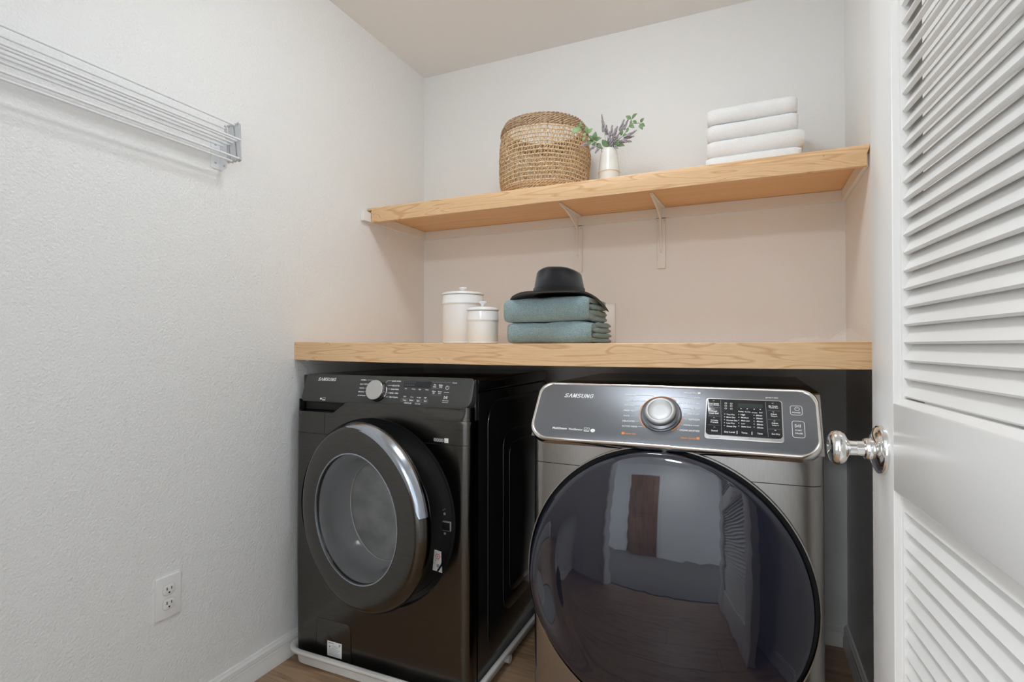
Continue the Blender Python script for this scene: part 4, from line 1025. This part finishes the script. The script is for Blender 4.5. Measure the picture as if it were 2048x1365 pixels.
ZW = SZ1 + 0.0004
tow = [('white folded towel, lowest of the stack on the maple shelf', -0.130, 0.158, 1.915, 2.16, 0.060, 11),
       ('white folded towel, second from the bottom of the shelf stack', -0.127, 0.166, 1.925, 2.16, 0.058, 12),
       ('white folded towel, third from the bottom of the shelf stack', -0.125, 0.149, 1.930, 2.16, 0.056, 13),
       ('white folded towel on top of the shelf stack', -0.1235, 0.147, 1.930, 2.16, 0.054, 14)]
z = ZW
for lab, a, b, c, d, h, sd in tow:
    folded('white_towel', lab, 'towel', 'white towels on the shelf', a, b, c, d, z, z+h, 'white_terry', sd, 0.0035, 0.0, 0.003)
    z += h + 0.0006

# ================================================================ HAT on the teal towels
HX, HY, HZ = -0.565, 1.660, ZT + 0.1505
ht = thing('fedora_hat', 'black felt fedora resting on the teal towels', 'hat', (HX, HY, HZ))
HR = math.radians(8)
def hp(x, y, z):
    return (HX + x*math.cos(HR) - y*math.sin(HR), HY + x*math.sin(HR) + y*math.cos(HR), HZ + z)
def brim_z(x, y):
    q = max(0.0, abs(x) - 0.075)
    z = -(5.2 if x > 0 else 2.4)*q*q - 0.06*q
    z += 0.20*max(0.0, y-0.10)**1.3 - 0.06*max(0.0, -y-0.09)
    z -= 0.15*max(0.0, x-0.095)/0.065*(y+0.11)*(1 if y < 0.09 else max(0.0, 1-(y-0.09)/0.05))
    return z + 0.010
def brim(u, v):
    a = 2*PI*u
    rx = 0.079 + (0.160-0.079)*v; ry = 0.096 + (0.158-0.096)*v
    x, y = rx*math.cos(a), ry*math.sin(a)
    return x, y
mb = MB()
def brim_top(u, v):
    x, y = brim(u, v); return hp(x, y, brim_z(x, y) + 0.0022)
def brim_bot(u, v):
    x, y = brim(u, 1-v); return hp(x, y, brim_z(x, y) - 0.0022)
N_ = 84
mb.grid(lambda u, v: brim_top(u, v*2) if v <= 0.5 else brim_bot(u, (v-0.5)*2), N_, 24, wrapu=True)
obj('brim', mb, 'black_felt', ht, 60)
def crown(u, v):
    a = 2*PI*u
    if v < 0.6:
        h = v/0.6; s = 1 - 0.13*h**1.4
        top = 0
    elif v < 0.8:
        t = (v-0.6)/0.2; s = 0.87 - 0.17*(1-math.cos(t*PI/2)); h = 1 + 0.10*math.sin(t*PI/2)
    else:
        t = (v-0.8)/0.2; s = 0.70*(1-t); h = 1.10 + 0.03*t
    x, y = 0.083*s*math.cos(a), 0.100*s*math.sin(a)
    z = 0.071*h
    cap = max(0.0, (h-0.55)/0.5)
    # teardrop crease along the top and two finger dents at the front sides
    z -= 0.012*cap*math.exp(-(x/0.022)**2)*(1 if h > 1 else 0.3)*math.exp(-((y+0.0)/0.075)**2)
    dent = math.exp(-((a-math.radians(238))/0.40)**2) + math.exp(-((a-math.radians(302))/0.40)**2)
    d = 0.13*dent*math.exp(-((h-0.92)/0.28)**2)
    x *= 1-d; y *= 1-d
    z += 0.013*cap*max(0.0, 1-(x/0.075)**2) - 0.006*cap*max(0.0, x/0.08)
    return hp(x, y, z + 0.004)
mb = MB(); mb.grid(crown, 72, 40, wrapu=True)
obj('crown', mb, 'black_felt', ht, 60)
obj('hat_band', MB().grid(lambda u, v: hp(0.0845*(1-0.012*v)*math.cos(2*PI*u), 0.1012*(1-0.012*v)*math.sin(2*PI*u), 0.008+0.020*v), 72, 2, wrapu=True), 'black_felt', ht, 60)

# ================================================================ WOVEN BASKET on the shelf
BX, BY, BZ, BH = -0.7535, 2.030, SZ1+0.0006, 0.300
bk = thing('woven_basket', 'round open-weave seagrass basket standing on the maple shelf', 'basket', (BX, BY, BZ))
rb = random.Random(4)
def brad(z):
    h = z/BH
    r = 0.171 + 0.0125*math.sin(min(1, h*1.15)*PI*0.72) - 0.013*h**2
    if h < 0.06: r -= 0.012*(1-h/0.06)
    if h > 0.9: r -= 0.012*((h-0.9)/0.1)**2
    return r
def bpt(a, z, dr=0.0, wob=1.0):
    w = noise.noise(Vector((math.cos(a)*2.2, math.sin(a)*2.2, z*14)))*0.0050*wob
    zz = z + noise.noise(Vector((math.cos(a)*2.6+9, math.sin(a)*2.6, z*9)))*0.0045*wob*(1 if 0.02 < z < BH-0.02 else 0.3)
    r = brad(min(max(z, 0), BH)) + w + dr
    return (BX + r*math.cos(a), BY + r*math.sin(a), BZ + max(zz, 0.004))
def twisted_row(mb, z, rad, n=150, tw=40):
    for s in (0, 1):
        pts = []
        for i in range(n):
            a = 2*PI*i/n; ph = tw*a + PI*s
            x, y, zz = bpt(a, z, rad*0.62*math.cos(ph))
            pts.append((x, y, zz + rad*0.62*math.sin(ph)))
        mb.tube(pts, rad*0.62, 5, closed=True)
    return mb
mb = MB()
for i in range(4): twisted_row(mb, 0.005+i*0.0088, 0.0050)
tag(obj('coiled_base_band', mb, 'seagrass', bk, 60), kind='stuff')
mb = MB()
for i in range(5): twisted_row(mb, BH-0.005-i*0.0088, 0.0060, 150, 30)
tag(obj('coiled_rim_band', mb, 'seagrass_dark', bk, 60), kind='stuff')
z_lo, z_hi = 0.0405, BH-0.052
NR = 14
zr = [z_lo + (z_hi-z_lo)*i/(NR-1) for i in range(NR)]
mb = MB()
for z in zr: twisted_row(mb, z, 0.0036, 170, 60)
tag(obj('weave_rows', mb, 'seagrass_light', bk, 60), kind='stuff')
mb = MB()
lv = [0.0315] + zr + [BH-0.041]
for k in range(len(lv)-1):
    za, zb = lv[k], lv[k+1]
    n = 96
    for i in range(n):
        a = 2*PI*(i + 0.5*(k % 2) + rb.uniform(-0.15, 0.15))/n
        sl = 0.018 + rb.uniform(-0.008, 0.008)
        p0 = bpt(a, za); p1 = bpt(a+sl*0.6, (za+zb)/2, rb.uniform(-0.001, 0.003)); p2 = bpt(a+sl*1.2, zb)
        mb.tube([p0, p1, p2], 0.0017 + rb.uniform(-0.0004, 0.0005), 4, caps=False)
        if i % 2 == 0:
            q1 = bpt(a-sl*0.7, (za+zb)/2, rb.uniform(-0.001, 0.003)); q2 = bpt(a-sl*1.3, zb)
            mb.tube([p0, q1, q2], 0.0014, 4, caps=False)
tag(obj('weave_strands', mb, 'seagrass', bk, 60), kind='stuff')
obj('basket_bottom', MB().lathe([(0, 0.002), (0.155, 0.002), (0.162, 0.005), (0.155, 0.008), (0, 0.008)], lambda x, y, h: (BX+x, BY+y, BZ+h), 64), 'seagrass', bk, 40)

# ================================================================ VASE and sprigs
VX, VY, VZ = -0.4885, 2.030, SZ1+0.0006
vs_ = thing('bud_vase', 'small white tapered ceramic vase beside the woven basket', 'vase', (VX, VY, VZ))
fv = lambda x, y, h: (VX+x, VY+y, VZ+h)
obj('vase_body', MB().lathe([(0, 0), (0.0320, 0), (0.0340, 0.003), (0.0362, 0.030), (0.0378, 0.060), (0.0386, 0.078), (0.0398, 0.0845), (0.0408, 0.0862), (0.0405, 0.0885), (0.0388, 0.093), (0.0365, 0.125), (0.0325, 0.155), (0.0298, 0.170), (0.0290, 0.1745), (0.0275, 0.176), (0.0262, 0.174), (0.0280, 0.160), (0.0330, 0.10), (0.030, 0.02), (0, 0.015)], fv, 56), 'vase_glaze', vs_, 50)
obj('clay_line', MB().lathe([(0.0398, 0.0838), (0.0412, 0.0855), (0.0413, 0.0868), (0.0404, 0.0880)], fv, 56), 'raw_clay', vs_, 50)

rl = random.Random(12)
def leaf_geo(base, tip, y0, y1, width):
    """small curved leaf with thickness from base to tip (x,z pairs)"""
    a = Vector((base[0], y0, base[1])); b = Vector((tip[0], y1, tip[1]))
    d = b - a; Ln = d.length; d.normalize()
    s = d.cross(Vector((rl.uniform(-0.3, 0.3), -1, rl.uniform(-0.2, 0.5)))).normalized(); nn = s.cross(d).normalized()
    mb = MB(); n = 8; vs = []; fs = []
    for i in range(n+1):
        t = i/n
        w = width*Ln*(math.sin(PI*min(1, t*1.02))**0.8)*(1.15-0.45*t) + 0.0003
        c = a + d*(Ln*t) + nn*(0.10*Ln*math.sin(PI*t))
        vs += [c - s*w + nn*0.18*w, c - nn*0.0006, c + s*w + nn*0.18*w, c + nn*0.0006]
    for i in range(n):
        for k in range(4): fs.append((i*4+k, i*4+(k+1) % 4, (i+1)*4+(k+1) % 4, (i+1)*4+k))
    fs += [(3, 2, 1, 0), tuple(n*4+k for k in range(4))]
    return mb.add(vs, fs)
MOUTH = (VX, VY, VZ+0.150)
def lean(x, z, dy):
    k = (VY+dy)/VY
    return (x*k, VY+dy, 1.078 + (z-1.078)*k)
def sprig(label, stems, leaves, dyy, leafmat, grp='leafy sprigs in the vase'):
    t = thing('leafy_sprig', label, 'sprig', (VX, VY, VZ+0.06), grp)
    for stem in stems:
        n = len(stem)
        pts = [lean(x, z, dyy*((i/(n-1)) if (n > 1 and stem is stems[0]) else 0.8)) for i, (x, z) in enumerate(stem)]
        if stem is stems[0]: pts = [(VX + (stem[0][0]-VX)*0.2, VY, VZ+0.075), (VX+(stem[0][0]-VX)*0.75, VY, VZ+0.165)] + pts
        obj('stem', MB().tube(pts, 0.0011, 6), 'stem_green', t, 60)
    for (b, p) in leaves:
        L_ = math.hypot(p[0]-b[0], p[1]-b[1])
        f = min(1.0, math.hypot(b[0]-VX, b[1]-1.835)/0.11)
        b3 = lean(b[0], b[1], dyy*f); p3 = lean(p[0], p[1], dyy*f + rl.uniform(-0.35, 0.1)*L_)
        obj('leaf', leaf_geo((b3[0], b3[2]), (p3[0], p3[2]), b3[1], p3[1], 0.30), leafmat, t, 60)
A_ = [((-0.546, 1.877), (-0.54, 1.912)), ((-0.544, 1.877), (-0.517, 1.883)), ((-0.549, 1.877), (-0.57, 1.901)), ((-0.549, 1.875), (-0.582, 1.868)), ((-0.549, 1.871), (-0.545, 1.849)), ((-0.538, 1.864), (-0.516, 1.842))]
B_ = [((-0.602, 1.938), (-0.601, 1.96)), ((-0.604, 1.937), (-0.625, 1.94)), ((-0.604, 1.937), (-0.638, 1.92)), ((-0.587, 1.914), (-0.584, 1.901)), ((-0.573, 1.912), (-0.579, 1.941)), ((-0.573, 1.910), (-0.552, 1.926)), ((-0.596, 1.925), (-0.612, 1.934)), ((-0.584, 1.899), (-0.59, 1.882))]
C_ = [((-0.403, 1.937), (-0.424, 1.952)), ((-0.4, 1.937), (-0.38, 1.955)), ((-0.405, 1.919), (-0.402, 1.933)), ((-0.396, 1.929), (-0.382, 1.917)), ((-0.409, 1.916), (-0.391, 1.901)), ((-0.415, 1.906), (-0.42, 1.889)), ((-0.369, 1.918), (-0.355, 1.933)), ((-0.367, 1.914), (-0.352, 1.9)), ((-0.371, 1.912), (-0.361, 1.889)), ((-0.437, 1.876), (-0.419, 1.882)), ((-0.441, 1.880), (-0.437, 1.907))]
D_ = [((-0.493, 1.845), (-0.516, 1.876)), ((-0.49, 1.846), (-0.488, 1.878)), ((-0.484, 1.848), (-0.476, 1.868)), ((-0.472, 1.838), (-0.448, 1.862)), ((-0.455, 1.843), (-0.427, 1.838))]
sprig('dark green leafy sprig leaning left, low against the vase rim', [[(-0.508, 1.837), (-0.528, 1.856), (-0.549, 1.877)]], A_, -0.03, 'leaf_green')
sprig('pale green leafy sprig reaching over the basket', [[(-0.512, 1.838), (-0.549, 1.877), (-0.575, 1.902), (-0.588, 1.916), (-0.604, 1.94)], [(-0.588, 1.904), (-0.575, 1.911)]], B_, -0.14, 'leaf_pale')
sprig('tall leafy sprig arching to the right, highest leaves of the vase', [[(-0.486, 1.838), (-0.46, 1.86), (-0.437, 1.876), (-0.417, 1.898), (-0.405, 1.927), (-0.402, 1.938)], [(-0.405, 1.923), (-0.388, 1.917), (-0.373, 1.917), (-0.365, 1.907)]], C_, -0.02, 'leaf_green')
sprig('short leafy sprig in the middle of the vase mouth', [[(-0.49, 1.836), (-0.488, 1.848)], [(-0.486, 1.836), (-0.455, 1.843)]], D_, -0.015, 'leaf_green')

def lavender(tip, bend, dyy, label, L_=0.035, fat=1.0):
    t = thing('lavender_sprig', label, 'sprig', (VX, VY, VZ+0.06), 'lavender sprigs in the vase')
    tp = Vector(lean(tip[0], tip[1], dyy)); b0 = Vector((VX + (tip[0]-VX)*0.12, VY, VZ+0.085))
    m1 = Vector((VX + max(-0.022, min(0.022, (tip[0]-VX)*0.25)), VY + dyy*0.2, VZ+0.172))
    m2 = m1.lerp(tp, 0.55) + Vector((0, 0, bend))
    pts = []
    for i in range(13):
        u = i/12
        if u < 0.4: p = b0.lerp(m1, u/0.4)
        else:
            w = (u-0.4)/0.6; p = m1*(1-w)**2 + m2*(2*w*(1-w)) + tp*w**2
        pts.append(p)
    obj('stem', MB().tube(pts, 0.0008, 5), 'stem_green', t, 60)
    mb = MB()
    d = (pts[-1]-pts[-3]).normalized()
    n = 13
    for i in range(n):
        w = i/(n-1)
        c = tp - d*L_*(1-w)
        r = 0.0042*fat*(1-0.75*w) + 0.0008
        for k in range(3):
            a = 2.4*i + k*2*PI/3
            o = d.orthogonal().normalized(); q = d.cross(o)
            off = (o*math.cos(a) + q*math.sin(a))*r*0.9
            mb.ball(c+off, (r*0.62, r*0.62, r*0.85), 5, 3)
    tag(obj('blossom', mb, 'lavender', t, 60), kind='stuff')
LV = [((-0.517, 1.973), 0.0, -0.01, 'tallest lavender sprig, a single grey spike above the vase', 0.062, 1.25),
      ((-0.499, 1.929), 0.0, 0.01, 'lavender sprig just right of the tallest spike', 0.035, 1.0),
      ((-0.476, 1.925), 0.0, -0.02, 'lavender sprig leaning a little right above the vase middle', 0.035, 1.0),
      ((-0.463, 1.911), 0.0, 0.02, 'short lavender sprig in the right half of the vase', 0.035, 1.0),
      ((-0.456, 1.918), 0.005, -0.01, 'lavender sprig next to the arching leafy stem', 0.040, 1.1),
      ((-0.430, 1.939), 0.0, 0.01, 'upright lavender sprig left of the highest leaves', 0.040, 1.1),
      ((-0.415, 1.937), 0.0, -0.01, 'lavender sprig tucked among the highest leaves', 0.035, 1.0),
      ((-0.383, 1.891), 0.012, -0.02, 'lavender sprig reaching farthest right', 0.040, 1.0),
      ((-0.393, 1.870), 0.022, 0.0, 'drooping lavender sprig on the right side', 0.036, 1.0),
      ((-0.402, 1.851), 0.024, -0.03, 'lowest lavender sprig drooping at the far right', 0.040, 1.1),
      ((-0.421, 1.852), 0.022, 0.02, 'lavender sprig drooping right, close to the vase', 0.036, 1.1),
      ((-0.600, 1.862), 0.028, -0.12, 'lavender sprig lying left across the basket', 0.034, 1.1),
      ((-0.567, 1.842), 0.028, -0.05, 'lavender sprig bending down left between basket and vase', 0.026, 0.9),
      ((-0.543, 1.828), 0.028, -0.03, 'lavender sprig hanging below the vase rim on the left', 0.022, 0.8),
      ((-0.455, 1.834), 0.016, -0.03, 'lavender sprig hanging by the vase rim on the right', 0.020, 0.9),
      ((-0.486, 1.903), 0.0, -0.02, 'short lavender sprig straight above the vase mouth', 0.036, 1.1),
      ((-0.448, 1.891), 0.006, 0.0, 'lavender sprig in the middle of the right-hand cluster', 0.040, 1.1),
      ((-0.472, 1.884), 0.0, -0.03, 'shortest lavender sprig in front of the cluster', 0.034, 1.1)]
for tip, bd, dyy, lab, L_, ft in LV: lavender(tip, bd, dyy, lab, L_, ft)

# ================================================================ CLEAR PLASTIC BAG on the counter, right end
def bagz(x, y):
    n1 = noise.noise(Vector((x*22, y*22, 1.3))); n2 = noise.noise(Vector((x*55, y*55, 7.1)))
    hump = 0.026*math.exp(-((x-0.225)/0.030)**2 - ((y-1.52)/0.05)**2) + 0.007*math.exp(-((x-0.12)/0.05)**2)
    return 0.0018 + abs(n1)*0.010 + abs(n2)*0.005 + hump
def bag(u, v):
    side = v <= 0.5
    t = v*2 if side else (1-v)*2
    x = 0.070 + 0.190*u + 0.008*noise.noise(Vector((u*5, t*4, 2))); y = 1.455 + 0.12*t + 0.012*noise.noise(Vector((u*6, t*3, 9)))
    rim = min(1, 6*min(u, 1-u))*min(1, 6*min(t, 1-t)*1.0 + 0.0)
    z = zc(x) + 0.0008 + (bagz(x, y)*rim if side else 0.0)
    return (x, y, z)
mb = MB().grid(bag, 46, 60)
tag(obj('plastic_bag', mb, 'bag_plastic', None, 25, (0.165, 1.515, zc(0.165)+0.0008)), 'crumpled clear plastic bag lying at the right end of the counter', 'bag')
